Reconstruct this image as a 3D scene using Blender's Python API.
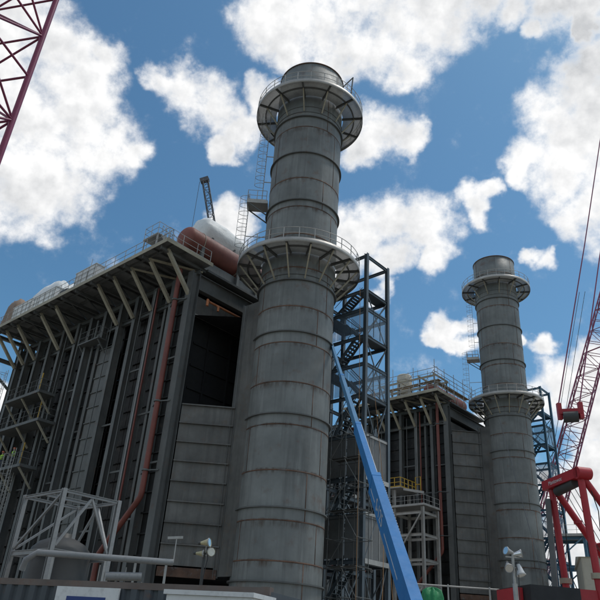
import bpy, math, random
from mathutils import Vector, Matrix, Quaternion
random.seed(7)
R_ = math.radians
for o in list(bpy.data.objects): bpy.data.objects.remove(o)
scene = bpy.context.scene
COL = scene.collection

# ------------------------------------------------------------------ camera
F_PX, PITCH, ROLL, CAM_Z = 651.0, R_(28.26), R_(4.025), 1.7
fw = Vector((0, math.cos(PITCH), math.sin(PITCH)))
rt0 = Vector((1, 0, 0)); up0 = rt0.cross(fw)
RT = rt0 * math.cos(ROLL) + up0 * math.sin(ROLL)
UP = RT.cross(fw)
cam = bpy.data.cameras.new('camera'); cam_o = bpy.data.objects.new('camera', cam); COL.objects.link(cam_o)
cam.sensor_width = 36.0; cam.sensor_height = 36.0; cam.lens = 36.0 * F_PX / 600.0
cam.clip_start = 0.1; cam.clip_end = 20000
m = Matrix((RT, UP, -fw)).transposed().to_4x4(); m.translation = (0, 0, CAM_Z)
cam_o.matrix_world = m
scene.camera = cam_o
scene.render.resolution_x = 1024; scene.render.resolution_y = 1024
def pix_dir(x, y):
    return (fw + RT * ((x - 300) / F_PX) + UP * ((300 - y) / F_PX)).normalized()
def pol(a, d, z=0.0):
    return Vector((math.sin(R_(a)) * d, math.cos(R_(a)) * d, z))

# ------------------------------------------------------------------ sky, sun, exposure
SUN_AZ, SUN_EL = 75.0, 66.0
world = bpy.data.worlds.new('World'); scene.world = world; world.use_nodes = True
wt = world.node_tree; wt.nodes.clear()
def wn(t, **kw):
    n = wt.nodes.new(t)
    for k, v in kw.items(): setattr(n, k, v)
    return n
def wl(a, b): wt.links.new(a, b)
def wmath(op, a, b=None, c=None, clamp=False):
    n = wn('ShaderNodeMath', operation=op); n.use_clamp = clamp
    for i, v in enumerate((a, b, c)):
        if v is None: continue
        if isinstance(v, (int, float)): n.inputs[i].default_value = v
        else: wl(v, n.inputs[i])
    return n.outputs[0]
def wvec(op, a, b=None, scale=None):
    n = wn('ShaderNodeVectorMath', operation=op)
    for i, v in enumerate((a, b)):
        if v is None: continue
        if isinstance(v, (tuple, list, Vector)): n.inputs[i].default_value = v
        else: wl(v, n.inputs[i])
    if scale is not None: n.inputs['Scale'].default_value = scale
    return n.outputs['Value'] if op in ('DOT_PRODUCT', 'LENGTH') else n.outputs['Vector']
def wnoise(v, scale, detail, rough=0.55, lac=2.0):
    n = wn('ShaderNodeTexNoise'); wl(v, n.inputs['Vector'])
    n.inputs['Scale'].default_value = scale; n.inputs['Detail'].default_value = detail
    n.inputs['Roughness'].default_value = rough; n.inputs['Lacunarity'].default_value = lac
    return n
sky = wn('ShaderNodeTexSky', sky_type='NISHITA'); sky.sun_disc = False
sky.sun_elevation = R_(SUN_EL); sky.sun_rotation = R_(SUN_AZ); sky.altitude = 100
sky.air_density = 1.0; sky.dust_density = 1.0; sky.ozone_density = 1.0
tc = wn('ShaderNodeTexCoord'); D0 = tc.outputs['Generated']
warp = wnoise(D0, 5.0, 4.0)
wv = wvec('SCALE', wvec('SUBTRACT', warp.outputs['Color'], (0.5, 0.5, 0.5)), scale=0.10)
warp2 = wnoise(D0, 19.0, 4.0)
wv2 = wvec('SCALE', wvec('SUBTRACT', warp2.outputs['Color'], (0.5, 0.5, 0.5)), scale=0.06)
DW = wvec('NORMALIZE', wvec('ADD', wvec('ADD', D0, wv), wv2))
# cumulus that stand in the photographed part of the sky (directions, angular radius in photo pixels)
CLOUDS = [(22,40,75),(70,75,62),(20,130,80),(85,135,58),(60,200,48),(15,190,55),(125,150,22),(110,60,26),
 (180,92,30),(210,108,36),(240,128,26),(222,150,18),(160,80,20),(262,100,24),
 (262,12,45),(320,25,62),(385,30,58),(440,8,52),(400,66,28),(340,60,40),(485,-8,34),(290,50,30),
 (375,135,34),(398,140,22),(350,150,24),(515,4,22),(560,-8,44),(600,0,30),(534,26,14),(590,30,16),
 (585,90,52),(545,118,40),(520,160,28),(560,160,52),(600,150,70),(600,205,45),(575,215,28),(512,178,18),
 (425,228,38),(465,200,22),(385,215,34),(360,238,40),(440,255,24),(395,265,26),(350,270,30),(480,190,16),(470,212,18),
 (230,222,24),(255,232,20),(200,262,10),(543,252,17),(530,247,12),(552,246,10),
 (450,336,22),(468,330,14),(472,352,15),(436,346,12),(455,352,14),(520,338,10),(545,345,16),(560,385,36),(590,365,30),(540,400,28),(600,400,50),
 (585,420,40),(598,460,34),(570,500,36),(600,545,60),(560,560,40),(0,400,18),(10,420,12),(398,292,13),(385,300,14),(0,520,40),(500,430,26)]
acc = None
for x, y, r in CLOUDS:
    d = pix_dir(x, y)
    cosr = pix_dir(x, y).dot(pix_dir(x + r, y)) if abs(x - 300) < 150 else math.cos(r / F_PX * 0.88)
    k = 1.0 / (1.0 - cosr)
    dp = wvec('DOT_PRODUCT', DW, d)
    v = wmath('MULTIPLY_ADD', dp, k, 1.0 - k)          # 1 at the centre, 0 at the radius
    v = wmath('MAXIMUM', v, -0.6)
    acc = v if acc is None else wmath('SMOOTH_MAX', acc, v, 0.25)
# the same sort of broken cloud over the rest of the sky
gen = wnoise(DW, 2.6, 3.0, 0.5)
gen_v = wmath('MULTIPLY_ADD', gen.outputs['Fac'], 5.0, -2.35)
d_c = wvec('DOT_PRODUCT', D0, fw)
inside = wn('ShaderNodeMapRange'); inside.interpolation_type = 'SMOOTHSTEP'; wl(d_c, inside.inputs['Value'])
inside.inputs['From Min'].default_value = math.cos(R_(42)); inside.inputs['From Max'].default_value = math.cos(R_(34))
mixg = wn('ShaderNodeMix', data_type='FLOAT'); wl(inside.outputs['Result'], mixg.inputs[0]); wl(gen_v, mixg.inputs[2]); wl(acc, mixg.inputs[3])
base = wmath('MULTIPLY', mixg.outputs[0], 1.35)
FB_SC = 15.0
fb = wnoise(D0, FB_SC, 12.0, 0.60)
fbv = wmath('MULTIPLY_ADD', fb.outputs['Fac'], 3.4, -1.66)
fb2 = wnoise(D0, 46.0, 9.0, 0.65)
fbv2 = wmath('MULTIPLY_ADD', fb2.outputs['Fac'], 1.15, -0.575)
dens = wmath('ADD', wmath('ADD', base, fbv), fbv2)
al = wn('ShaderNodeMapRange'); al.interpolation_type = 'SMOOTHSTEP'; wl(dens, al.inputs['Value'])
al.inputs['From Min'].default_value = -0.40; al.inputs['From Max'].default_value = 1.25
# self-shading of the cloud mass: the same lumps sampled a little higher up give bright tops and grey undersides
fbS = wnoise(wvec('ADD', D0, (0.008, 0.0, 0.014)), FB_SC, 5.0, 0.55)
fbL = wnoise(D0, FB_SC, 5.0, 0.55)
rel = wmath('SUBTRACT', fbS.outputs['Fac'], fbL.outputs['Fac'])
sh = wnoise(DW, 4.5, 4.0, 0.5)
thick = wn('ShaderNodeMapRange'); wl(dens, thick.inputs['Value']); thick.inputs['From Min'].default_value = 0.45; thick.inputs['From Max'].default_value = 1.25
low = wmath('MULTIPLY_ADD', sh.outputs['Fac'], 1.9, -0.68)
shade = wmath('MULTIPLY', thick.outputs['Result'], wmath('MULTIPLY_ADD', rel, 3.2, wmath('MULTIPLY_ADD', fbL.outputs['Fac'], 0.9, wmath('SUBTRACT', low, 0.40))), clamp=True)
cc = wn('ShaderNodeMix', data_type='RGBA'); wl(shade, cc.inputs[0])
SKY_K = 0.11
cc.inputs[6].default_value = (1.02 / SKY_K, 1.02 / SKY_K, 1.02 / SKY_K, 1)
cc.inputs[7].default_value = (0.60 / SKY_K, 0.615 / SKY_K, 0.635 / SKY_K, 1)
hsv = wn('ShaderNodeHueSaturation'); hsv.inputs['Saturation'].default_value = 1.0; hsv.inputs['Value'].default_value = 1.0
tint = wn('ShaderNodeMix', data_type='RGBA', blend_type='MULTIPLY'); tint.inputs[0].default_value = 1.0; wl(sky.outputs[0], tint.inputs[6]); tint.inputs[7].default_value = (0.61, 0.96, 1.05, 1)
wl(tint.outputs[2], hsv.inputs['Color'])
fin = wn('ShaderNodeMix', data_type='RGBA'); wl(wmath('POWER', al.outputs['Result'], 1.5), fin.inputs[0]); wl(hsv.outputs[0], fin.inputs[6]); wl(cc.outputs[2], fin.inputs[7])
bg = wn('ShaderNodeBackground'); bg.inputs['Strength'].default_value = SKY_K; wl(fin.outputs[2], bg.inputs['Color'])
wo = wn('ShaderNodeOutputWorld'); wl(bg.outputs[0], wo.inputs['Surface'])

sun = bpy.data.lights.new('sun', 'SUN'); sun.energy = 1.5; sun.angle = R_(10); sun.color = (1.0, 0.96, 0.9)
sun_o = bpy.data.objects.new('sun', sun); COL.objects.link(sun_o)
sv = Vector((math.sin(R_(SUN_AZ)) * math.cos(R_(SUN_EL)), math.cos(R_(SUN_AZ)) * math.cos(R_(SUN_EL)), math.sin(R_(SUN_EL))))
sun_o.rotation_euler = sv.to_track_quat('Z', 'Y').to_euler(); sun_o.location = sv * 200
vs = scene.view_settings
vs.view_transform = 'Standard'; vs.look = 'None'; vs.exposure = 0.0; vs.gamma = 1.0; vs.use_curve_mapping = False
scene.render.engine = 'CYCLES'
scene.cycles.max_bounces = 6; scene.cycles.transparent_max_bounces = 16

# ------------------------------------------------------------------ materials
MATS = {}
def mat(name, col, rough=0.6, metal=0.0, var=0.25, scale=1.2, streak=0.0, rust=0.0, rust_col=(0.13, 0.055, 0.025), bump=0.0, alpha=None, dirt=0.0):
    """painted/steel surface: colour with cloudy variation, vertical streaks, rust patches, fine relief"""
    if name in MATS: return MATS[name]
    M = bpy.data.materials.new(name); M.use_nodes = True; nt = M.node_tree; N = nt.nodes; L = nt.links
    b = N['Principled BSDF']; b.inputs['Roughness'].default_value = rough; b.inputs['Metallic'].default_value = metal
    def add(t): return N.new(t)
    geo = add('ShaderNodeTexCoord'); V = geo.outputs['Object']
    oi = add('ShaderNodeObjectInfo')
    def noise(sc, det, vec=V, ro=0.6):
        n = add('ShaderNodeTexNoise'); n.inputs['Scale'].default_value = sc; n.inputs['Detail'].default_value = det; n.inputs['Roughness'].default_value = ro
        L.new(vec, n.inputs['Vector']); return n
    def mixc(f, a, c):
        n = add('ShaderNodeMix'); n.data_type = 'RGBA'
        if isinstance(f, float): n.inputs[0].default_value = f
        else: L.new(f, n.inputs[0])
        for i, v in ((6, a), (7, c)):
            if isinstance(v, tuple): n.inputs[i].default_value = (*v[:3], 1)
            else: L.new(v, n.inputs[i])
        return n.outputs[2]
    def ramp(s, lo, hi):
        n = add('ShaderNodeMapRange'); L.new(s, n.inputs['Value']); n.inputs['From Min'].default_value = lo; n.inputs['From Max'].default_value = hi; return n.outputs['Result']
    lo = tuple(max(0, v * (1 - var)) for v in col); hi = tuple(min(1, v * (1 + var)) for v in col)
    n1 = noise(scale * 0.35, 5); c = mixc(ramp(n1.outputs['Fac'], 0.3, 0.7), lo, hi)
    # every plate, post or panel a little different from its neighbour
    ob = ramp(oi.outputs['Random'], 0.0, 1.0)
    g = add('ShaderNodeMath'); g.operation = 'MULTIPLY_ADD'; L.new(ob, g.inputs[0]); g.inputs[1].default_value = var * 0.9; g.inputs[2].default_value = 1 - var * 0.45
    hs = add('ShaderNodeHueSaturation'); L.new(c, hs.inputs['Color']); L.new(g.outputs[0], hs.inputs['Value']); c = hs.outputs[0]
    if streak:
        mp = add('ShaderNodeMapping'); mp.inputs['Scale'].default_value = (1.6, 1.6, 0.09); L.new(V, mp.inputs['Vector'])
        ns = noise(1.4, 6, mp.outputs[0]); sm = add('ShaderNodeMath'); sm.operation = 'MULTIPLY'; L.new(ramp(ns.outputs['Fac'], 0.5, 0.78), sm.inputs[0]); sm.inputs[1].default_value = streak
        c = mixc(sm.outputs[0], c, tuple(v * 0.45 for v in col))
        ns2 = noise(2.3, 6, mp.outputs[0]); sm2 = add('ShaderNodeMath'); sm2.operation = 'MULTIPLY'; L.new(ramp(ns2.outputs['Fac'], 0.56, 0.8), sm2.inputs[0]); sm2.inputs[1].default_value = streak * 0.7
        c = mixc(sm2.outputs[0], c, tuple(min(1, v * 1.7 + 0.02) for v in col))
    if rust:
        nr = noise(scale * 0.9, 9, V, 0.7); rm = add('ShaderNodeMath'); rm.operation = 'MULTIPLY'; L.new(ramp(nr.outputs['Fac'], 0.62 - 0.22 * rust, 0.72), rm.inputs[0]); rm.inputs[1].default_value = min(1, 0.45 + rust * 0.5)
        c = mixc(rm.outputs[0], c, rust_col)
    if dirt:
        nd = noise(scale * 4, 8, V, 0.7); dm = add('ShaderNodeMath'); dm.operation = 'MULTIPLY'; L.new(ramp(nd.outputs['Fac'], 0.5, 0.75), dm.inputs[0]); dm.inputs[1].default_value = dirt
        c = mixc(dm.outputs[0], c, (0.06, 0.05, 0.04))
    L.new(c, b.inputs['Base Color'])
    nr2 = noise(scale * 2.0, 4); rr = add('ShaderNodeMath'); rr.operation = 'MULTIPLY_ADD'; L.new(nr2.outputs['Fac'], rr.inputs[0]); rr.inputs[1].default_value = 0.3; rr.inputs[2].default_value = rough - 0.15; L.new(rr.outputs[0], b.inputs['Roughness'])
    if bump:
        nb = noise(scale * 1.1, 6); bp = add('ShaderNodeBump'); bp.inputs['Strength'].default_value = 0.6; bp.inputs['Distance'].default_value = bump; L.new(nb.outputs['Fac'], bp.inputs['Height']); L.new(bp.outputs[0], b.inputs['Normal'])
    if alpha is not None:
        tr = add('ShaderNodeBsdfTransparent'); ms = add('ShaderNodeMixShader'); ms.inputs[0].default_value = alpha
        L.new(tr.outputs[0], ms.inputs[1]); L.new(b.outputs[0], ms.inputs[2]); L.new(ms.outputs[0], N['Material Output'].inputs['Surface'])
    MATS[name] = M; return M
M_SHELL = mat('grey_primer_plate', (0.172, 0.178, 0.168), 0.6, 0.0, 0.32, 0.9, streak=0.7, rust=0.22, bump=0.03)
M_PANEL = mat('casing_plate', (0.112, 0.108, 0.098), 0.65, 0.0, 0.34, 1.4, streak=0.7, rust=0.45, rust_col=(0.12, 0.085, 0.06), bump=0.01)
M_BAYSHADE = mat('shaded_side_casing_plate', (0.018, 0.017, 0.016), 0.65, 0.0, 0.3, 1.4, streak=0.5, rust=0.3, rust_col=(0.09, 0.07, 0.055), bump=0.01)  # darker copy of the casing plate, shade of the recessed bays painted in
M_STEEL = mat('grey_structural_steel', (0.108, 0.110, 0.104), 0.6, 0.0, 0.22, 1.5, streak=0.4, rust=0.15)
M_BLUESTEEL = mat('blue_grey_steel', (0.085, 0.105, 0.12), 0.55, 0.0, 0.25, 1.5, rust=0.12)
M_BLUE2 = mat('teal_blue_steel', (0.07, 0.155, 0.23), 0.55, 0.0, 0.25, 1.5, rust=0.1)
M_RUST = mat('rusty_weld', (0.115, 0.062, 0.040), 0.85, 0.0, 0.5, 3.0, rust=0.4, rust_col=(0.14, 0.17, 0.175))
M_TAN = mat('weathered_tan_steel', (0.36, 0.32, 0.235), 0.65, 0.0, 0.2, 1.6, rust=0.2, dirt=0.35)
M_GALV = mat('galvanised_steel', (0.40, 0.38, 0.35), 0.5, 0.2, 0.2, 2.5, dirt=0.25)
M_GRATE = mat('grating', (0.20, 0.20, 0.19), 0.6, 0.1, 0.35, 1.2, dirt=0.4)
M_RINGDECK = mat('open_grating', (0.50, 0.50, 0.48), 0.5, 0.1, 0.25, 1.2, dirt=0.3, alpha=0.72)
M_OXIDE = mat('red_oxide_pipe', (0.19, 0.05, 0.034), 0.55, 0.0, 0.25, 1.2, streak=0.3, dirt=0.3)
M_DRUM = mat('red_brown_drum', (0.215, 0.062, 0.042), 0.6, 0.0, 0.25, 0.9, streak=0.3, dirt=0.35)
M_ORANGE = mat('rusty_orange_pipe', (0.42, 0.15, 0.06), 0.7, 0.0, 0.3, 3.0, rust=0.4)
M_DARK = mat('interior_shade_steel', (0.008, 0.008, 0.008), 0.8, 0.0, 0.3, 1.0)  # near-black base colour holds the shade of the unlit interior
M_WHITE = mat('white_paint', (0.60, 0.60, 0.59), 0.5, 0.0, 0.1, 2.0, dirt=0.3)
M_SHEET = mat('white_sheeting', (0.80, 0.80, 0.78), 0.6, 0.0, 0.12, 1.5, dirt=0.12, bump=0.1)
M_PALE = mat('pale_grey_paint', (0.25, 0.25, 0.245), 0.5, 0.0, 0.12, 2.0, dirt=0.35)
M_BEIGE = mat('beige_paint', (0.50, 0.45, 0.36), 0.6, 0.0, 0.12, 0.8, dirt=0.15)
M_YELLOW = mat('yellow_paint', (0.55, 0.33, 0.03), 0.5, 0.0, 0.15, 2.0, dirt=0.25)
M_LIFT = mat('blue_lift_paint', (0.008, 0.17, 0.44), 0.6, 0.0, 0.10, 2.0, dirt=0.12)
M_LIFT2 = mat('grey_blue_lift_paint', (0.06, 0.20, 0.36), 0.6, 0.0, 0.12, 2.0, dirt=0.2)
M_RED = mat('red_crane_paint', (0.40, 0.018, 0.026), 0.5, 0.0, 0.16, 1.5, dirt=0.3)
M_RED2 = mat('purple_red_crane_paint', (0.22, 0.028, 0.075), 0.4, 0.0, 0.15, 2.0, dirt=0.2)
M_BLACK = mat('black_rubber', (0.02, 0.02, 0.022), 0.7, 0.0, 0.3, 2.0)
M_CONT = mat('container_paint', (0.05, 0.058, 0.066), 0.55, 0.0, 0.25, 2.0, streak=0.4, rust=0.25)
M_CONTRAIL = mat('container_rail', (0.13, 0.10, 0.085), 0.6, 0.0, 0.3, 3.0, rust=0.5)
M_SIGNBLUE = mat('sign_blue', (0.012, 0.035, 0.17), 0.45, 0.0, 0.06, 2.0)
M_LAMP = mat('lamp_housing', (0.50, 0.44, 0.26), 0.4, 0.2, 0.2, 3.0, dirt=0.3)
M_CHROME = mat('lamp_reflector', (0.75, 0.75, 0.74), 0.18, 0.9, 0.06, 3.0)
M_ROPE = mat('orange_rope', (0.30, 0.16, 0.07), 0.8, 0.0, 0.2, 3.0)
M_WIRE = mat('wire_rope', (0.10, 0.10, 0.105), 0.5, 0.4, 0.2, 3.0)
M_GREEN = mat('green_tarpaulin', (0.015, 0.19, 0.06), 0.6, 0.0, 0.2, 4.0, bump=0.05)
M_MESH = mat('blue_mesh_screen', (0.20, 0.27, 0.34), 0.6, 0.0, 0.15, 2.0, alpha=0.34)
M_MESHG = mat('grey_panel_screen', (0.15, 0.15, 0.145), 0.7, 0.0, 0.2, 1.2, dirt=0.3)
M_TANK = mat('dark_grey_tank', (0.055, 0.054, 0.051), 0.6, 0.0, 0.2, 1.5, dirt=0.3)
M_WOOD = mat('raw_timber', (0.36, 0.24, 0.13), 0.8, 0.0, 0.3, 3.0)
M_RAG = mat('worn_brown_cover', (0.28, 0.20, 0.15), 0.85, 0.0, 0.3, 2.0, bump=0.05)
M_SKIN = mat('skin', (0.45, 0.28, 0.2), 0.6, 0.0, 0.05)
M_VEST = mat('hi_vis_yellow_green', (0.35, 0.62, 0.05), 0.7, 0.0, 0.1)
M_JEANS = mat('dark_work_trousers', (0.03, 0.04, 0.07), 0.85, 0.0, 0.2)
M_HAT = mat('orange_hard_hat', (0.65, 0.17, 0.08), 0.4, 0.0, 0.05)
M_GROUND = mat('gravel_ground', (0.22, 0.20, 0.165), 0.95, 0.0, 0.25, 0.6, dirt=0.3, bump=0.05)

def stain_mat():
    M = bpy.data.materials.new('rust_bleed'); M.use_nodes = True; nt = M.node_tree; N = nt.nodes; L = nt.links; b = N['Principled BSDF']
    b.inputs['Base Color'].default_value = (0.11, 0.062, 0.036, 1); b.inputs['Roughness'].default_value = 0.85
    tcn = N.new('ShaderNodeTexCoord'); mp = N.new('ShaderNodeMapping'); mp.inputs['Scale'].default_value = (1.5, 1.5, 0.35); L.new(tcn.outputs['Object'], mp.inputs['Vector'])
    n = N.new('ShaderNodeTexNoise'); n.inputs['Scale'].default_value = 1.6; n.inputs['Detail'].default_value = 8; n.inputs['Roughness'].default_value = 0.65; L.new(mp.outputs[0], n.inputs['Vector'])
    mr = N.new('ShaderNodeMapRange'); L.new(n.outputs['Fac'], mr.inputs['Value']); mr.inputs['From Min'].default_value = 0.44; mr.inputs['From Max'].default_value = 0.74; mr.inputs['To Max'].default_value = 0.75
    sp = N.new('ShaderNodeSeparateXYZ'); L.new(tcn.outputs['Generated'], sp.inputs[0])
    up = N.new('ShaderNodeMapRange'); up.interpolation_type = 'SMOOTHSTEP'; L.new(sp.outputs['Z'], up.inputs['Value']); up.inputs['From Min'].default_value = 0.0; up.inputs['From Max'].default_value = 0.7
    dn = N.new('ShaderNodeMapRange'); dn.interpolation_type = 'SMOOTHSTEP'; L.new(sp.outputs['Z'], dn.inputs['Value']); dn.inputs['From Min'].default_value = 1.0; dn.inputs['From Max'].default_value = 0.8
    m1 = N.new('ShaderNodeMath'); m1.operation = 'MULTIPLY'; L.new(up.outputs[0], m1.inputs[0]); L.new(dn.outputs[0], m1.inputs[1])
    m2 = N.new('ShaderNodeMath'); m2.operation = 'MULTIPLY'; L.new(m1.outputs[0], m2.inputs[0]); L.new(mr.outputs[0], m2.inputs[1])
    tr = N.new('ShaderNodeBsdfTransparent'); ms = N.new('ShaderNodeMixShader'); L.new(m2.outputs[0], ms.inputs[0]); L.new(tr.outputs[0], ms.inputs[1]); L.new(b.outputs[0], ms.inputs[2]); L.new(ms.outputs[0], N['Material Output'].inputs['Surface'])
    return M
M_STAIN = stain_mat()
# ------------------------------------------------------------------ mesh helpers
def V3(p): return p if isinstance(p, Vector) else Vector(p)
class MB:
    def __init__(s): s.v = []; s.f = []; s.sm = []
    def add(s, vs, fs, smooth=False):
        b = len(s.v); s.v += [tuple(v) for v in vs]; s.f += [tuple(i + b for i in f) for f in fs]; s.sm += [smooth] * len(fs); return s
    def box8(s, p): return s.add(p, [(0,3,2,1),(4,5,6,7),(0,1,5,4),(1,2,6,5),(2,3,7,6),(3,0,4,7)])
    def box(s, x0, x1, y0, y1, z0, z1):
        return s.box8([(x0,y0,z0),(x1,y0,z0),(x1,y1,z0),(x0,y1,z0),(x0,y0,z1),(x1,y0,z1),(x1,y1,z1),(x0,y1,z1)])
    def frame(s, p0, p1, up=(0,0,1)):
        p0, p1 = V3(p0), V3(p1); d = (p1 - p0).normalized(); u = V3(up)
        if abs(d.dot(u.normalized())) > 0.98: u = Vector((1,0,0)) if abs(d.x) < 0.9 else Vector((0,1,0))
        a = d.cross(u).normalized(); return p0, p1, d, a, a.cross(d).normalized()
    def bar(s, p0, p1, w, h, up=(0,0,1), off=(0,0)):
        p0, p1, d, a, b = s.frame(p0, p1, up); o = a * off[0] + b * off[1]
        q = [p + o + a * (sx * w / 2) + b * (sy * h / 2) for p in (p0, p1) for sx, sy in ((-1,-1),(1,-1),(1,1),(-1,1))]
        return s.box8(q)
    def ibeam(s, p0, p1, h, b, up=(0,0,1), t=None):
        t = t or max(0.02, b * 0.08)
        s.bar(p0, p1, b, t, up, (0, h / 2 - t / 2)); s.bar(p0, p1, b, t, up, (0, -h / 2 + t / 2)); return s.bar(p0, p1, t, h - 2 * t, up)
    def tube(s, p0, p1, r, n=10, r2=None, cap=True):
        p0, p1, d, a, b = s.frame(p0, p1); r2 = r if r2 is None else r2
        vs = [p + (a * math.cos(2*math.pi*i/n) + b * math.sin(2*math.pi*i/n)) * rr for p, rr in ((p0, r), (p1, r2)) for i in range(n)]
        s.add(vs, [(i, (i+1) % n, n + (i+1) % n, n + i) for i in range(n)], True)
        if cap: s.add(vs[:n][::-1], [tuple(range(n))]); s.add(vs[n:], [tuple(range(n))])
        return s
    def path(s, pts, r, n=10, closed=False):
        pts = [V3(p) for p in pts]; k = len(pts); vs = []; ref = None
        for i, p in enumerate(pts):
            a = pts[i-1] if (i or closed) else p; c = pts[(i+1) % k] if (i < k-1 or closed) else p
            d = (c - a).normalized()
            if ref is None:
                ref = d.cross(Vector((0,0,1)));  ref = ref if ref.length > 0.05 else d.cross(Vector((1,0,0)))
            ref = (ref - d * ref.dot(d)).normalized(); b = d.cross(ref)
            vs += [p + (ref * math.cos(2*math.pi*j/n) + b * math.sin(2*math.pi*j/n)) * r for j in range(n)]
        rng = range(k if closed else k - 1)
        s.add(vs, [(i*n+j, i*n+(j+1) % n, ((i+1) % k)*n+(j+1) % n, ((i+1) % k)*n+j) for i in rng for j in range(n)], True)
        if not closed: s.add(vs[:n][::-1], [tuple(range(n))]); s.add(vs[-n:], [tuple(range(n))])
        return s
    def lathe(s, prof, c=(0,0), n=64, a0=0, a1=360, smooth=True, closed=True):
        full = abs(a1 - a0) >= 360; m_ = n if full else n + 1; vs = []
        for i in range(m_):
            t = R_(a0 + (a1 - a0) * i / n)
            vs += [(c[0] + r * math.cos(t), c[1] + r * math.sin(t), z) for r, z in prof]
        k = len(prof); rr = range(k if closed else k - 1)
        s.add(vs, [(i*k+j, ((i+1) % m_)*k+j, ((i+1) % m_)*k+(j+1) % k, i*k+(j+1) % k) for i in range(n) for j in rr], smooth)
        if not full and closed: s.add(vs[:k], [tuple(range(k))]); s.add(vs[-k:][::-1], [tuple(range(k))])
        return s
    def build(s, name, material, parent=None):
        me = bpy.data.meshes.new(name); me.from_pydata(s.v, [], s.f); me.materials.append(material)
        me.polygons.foreach_set('use_smooth', s.sm); me.update()
        o = bpy.data.objects.new(name, me); COL.objects.link(o)
        if parent is not None: o.parent = parent
        return o
def text_mesh(o):
    bpy.context.view_layer.update(); dg = bpy.context.evaluated_depsgraph_get(); me = bpy.data.meshes.new_from_object(o.evaluated_get(dg))
    n = bpy.data.objects.new(o.name, me); COL.objects.link(n); n.parent = o.parent; n.matrix_basis = o.matrix_basis.copy(); nm = o.name
    bpy.data.objects.remove(o); n.name = nm
    if not me.materials: me.materials.append(M_WHITE)
    return n
def finish_normals(o):
    import bmesh
    bm = bmesh.new(); bm.from_mesh(o.data); bmesh.ops.recalc_face_normals(bm, faces=bm.faces); bm.to_mesh(o.data); bm.free()
def tag(o, label, cat, group=None):
    o['label'] = label; o['category'] = cat
    if group: o['group'] = group
    return o
def thing(name, label, cat, loc=(0,0,0), rz=0.0, group=None):
    o = bpy.data.objects.new(name, None); COL.objects.link(o); o.location = loc; o.rotation_euler = (0,0,rz); o.empty_display_size = 0.3
    return tag(o, label, cat, group)
def struct(o): o['kind'] = 'structure'; return o
def handrail(parent, pts, h=1.1, sp=1.5, material=None, r=0.025, toe=True, mid=1):
    material = material or M_GALV
    pts = [V3(p) for p in pts]
    for i in range(mid + 1):
        zz = h * (1 - i / (mid + 1)); MB().path([p + Vector((0,0,zz)) for p in pts], r, 6).build('handrail', material, parent)
    for a, b in zip(pts, pts[1:]):
        n = max(1, round((b - a).length / sp))
        for i in range(n + (b is pts[-1])):
            p = a.lerp(b, i / n); MB().tube(p, p + Vector((0,0,h)), r * 1.15, 6).build('handrail_post', material, parent)
        if toe: MB().bar(a + Vector((0,0,0.08)), b + Vector((0,0,0.08)), 0.012, 0.15).build('toe_board', material, parent)
def ladder(parent, p0, p1, out, w=0.45, cage=True, c0=2.2, material=None, name='ladder'):
    """vertical or inclined ladder with rungs and safety hoops; out = direction the climber stands"""
    material = material or M_GALV
    p0, p1 = V3(p0), V3(p1); d = (p1 - p0).normalized(); out = V3(out).normalized(); s = d.cross(out).normalized(); L = (p1 - p0).length
    mb = MB()
    for k in (-1, 1): mb.bar(p0 + s * (k * w / 2), p1 + s * (k * w / 2), 0.06, 0.03, up=out)
    root = mb.build(name, material, parent)
    mb = MB(); n = int(L / 0.3)
    for i in range(1, n): mb.tube(p0 + d * (i * 0.3) - s * (w / 2), p0 + d * (i * 0.3) + s * (w / 2), 0.014, 5)
    rg = mb.build('ladder_rungs', material, root)
    if cage:
        mb = MB(); t = c0; prs = []
        while t < L:
            c = p0 + d * t; pts = [c + s * (math.cos(R_(a)) * w * 0.85) + out * (0.1 + math.sin(R_(a)) * 0.72) for a in range(0, 181, 20)]
            pts = [c + s * (w / 2)] + pts + [c - s * (w / 2)]; prs.append(pts); mb.path(pts, 0.022, 5); t += 0.85
        for j in (2, 5, 6, 9):
            if len(prs) > 1: mb.bar(prs[0][j], prs[-1][j], 0.04, 0.012, up=out)
        mb.build('safety_cage', material, root)
    return root
def lattice(parent, p0, p1, w, dpt, panel, rc, rl, side, material, name='lattice_section', taper=1.0):
    """four-chord lattice: chords and lacing as parts"""
    p0, p1 = V3(p0), V3(p1); d = (p1 - p0).normalized(); s = V3(side); s = (s - d * s.dot(d)).normalized(); u = s.cross(d).normalized(); L = (p1 - p0).length
    n = max(1, round(L / panel)); C = lambda i, sx, sy: p0 + d * (L * i / n) + (s * (sx * w / 2) + u * (sy * dpt / 2)) * (1 + (taper - 1) * i / n)
    cs = ((-1,-1),(1,-1),(1,1),(-1,1))
    for sx, sy in cs: MB().tube(C(0, sx, sy), C(n, sx, sy), rc, 8).build('chord', material, parent)
    for fi in range(4):
        a, b = cs[fi], cs[(fi + 1) % 4]
        for i in range(n):
            e = (a, b) if (i + fi) % 2 == 0 else (b, a)
            mb = MB().tube(C(i, *e[0]), C(i + 1, *e[1]), rl, 6); mb.tube(C(i, *a), C(i, *b), rl, 6); mb.build('lacing', material, parent)

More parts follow.
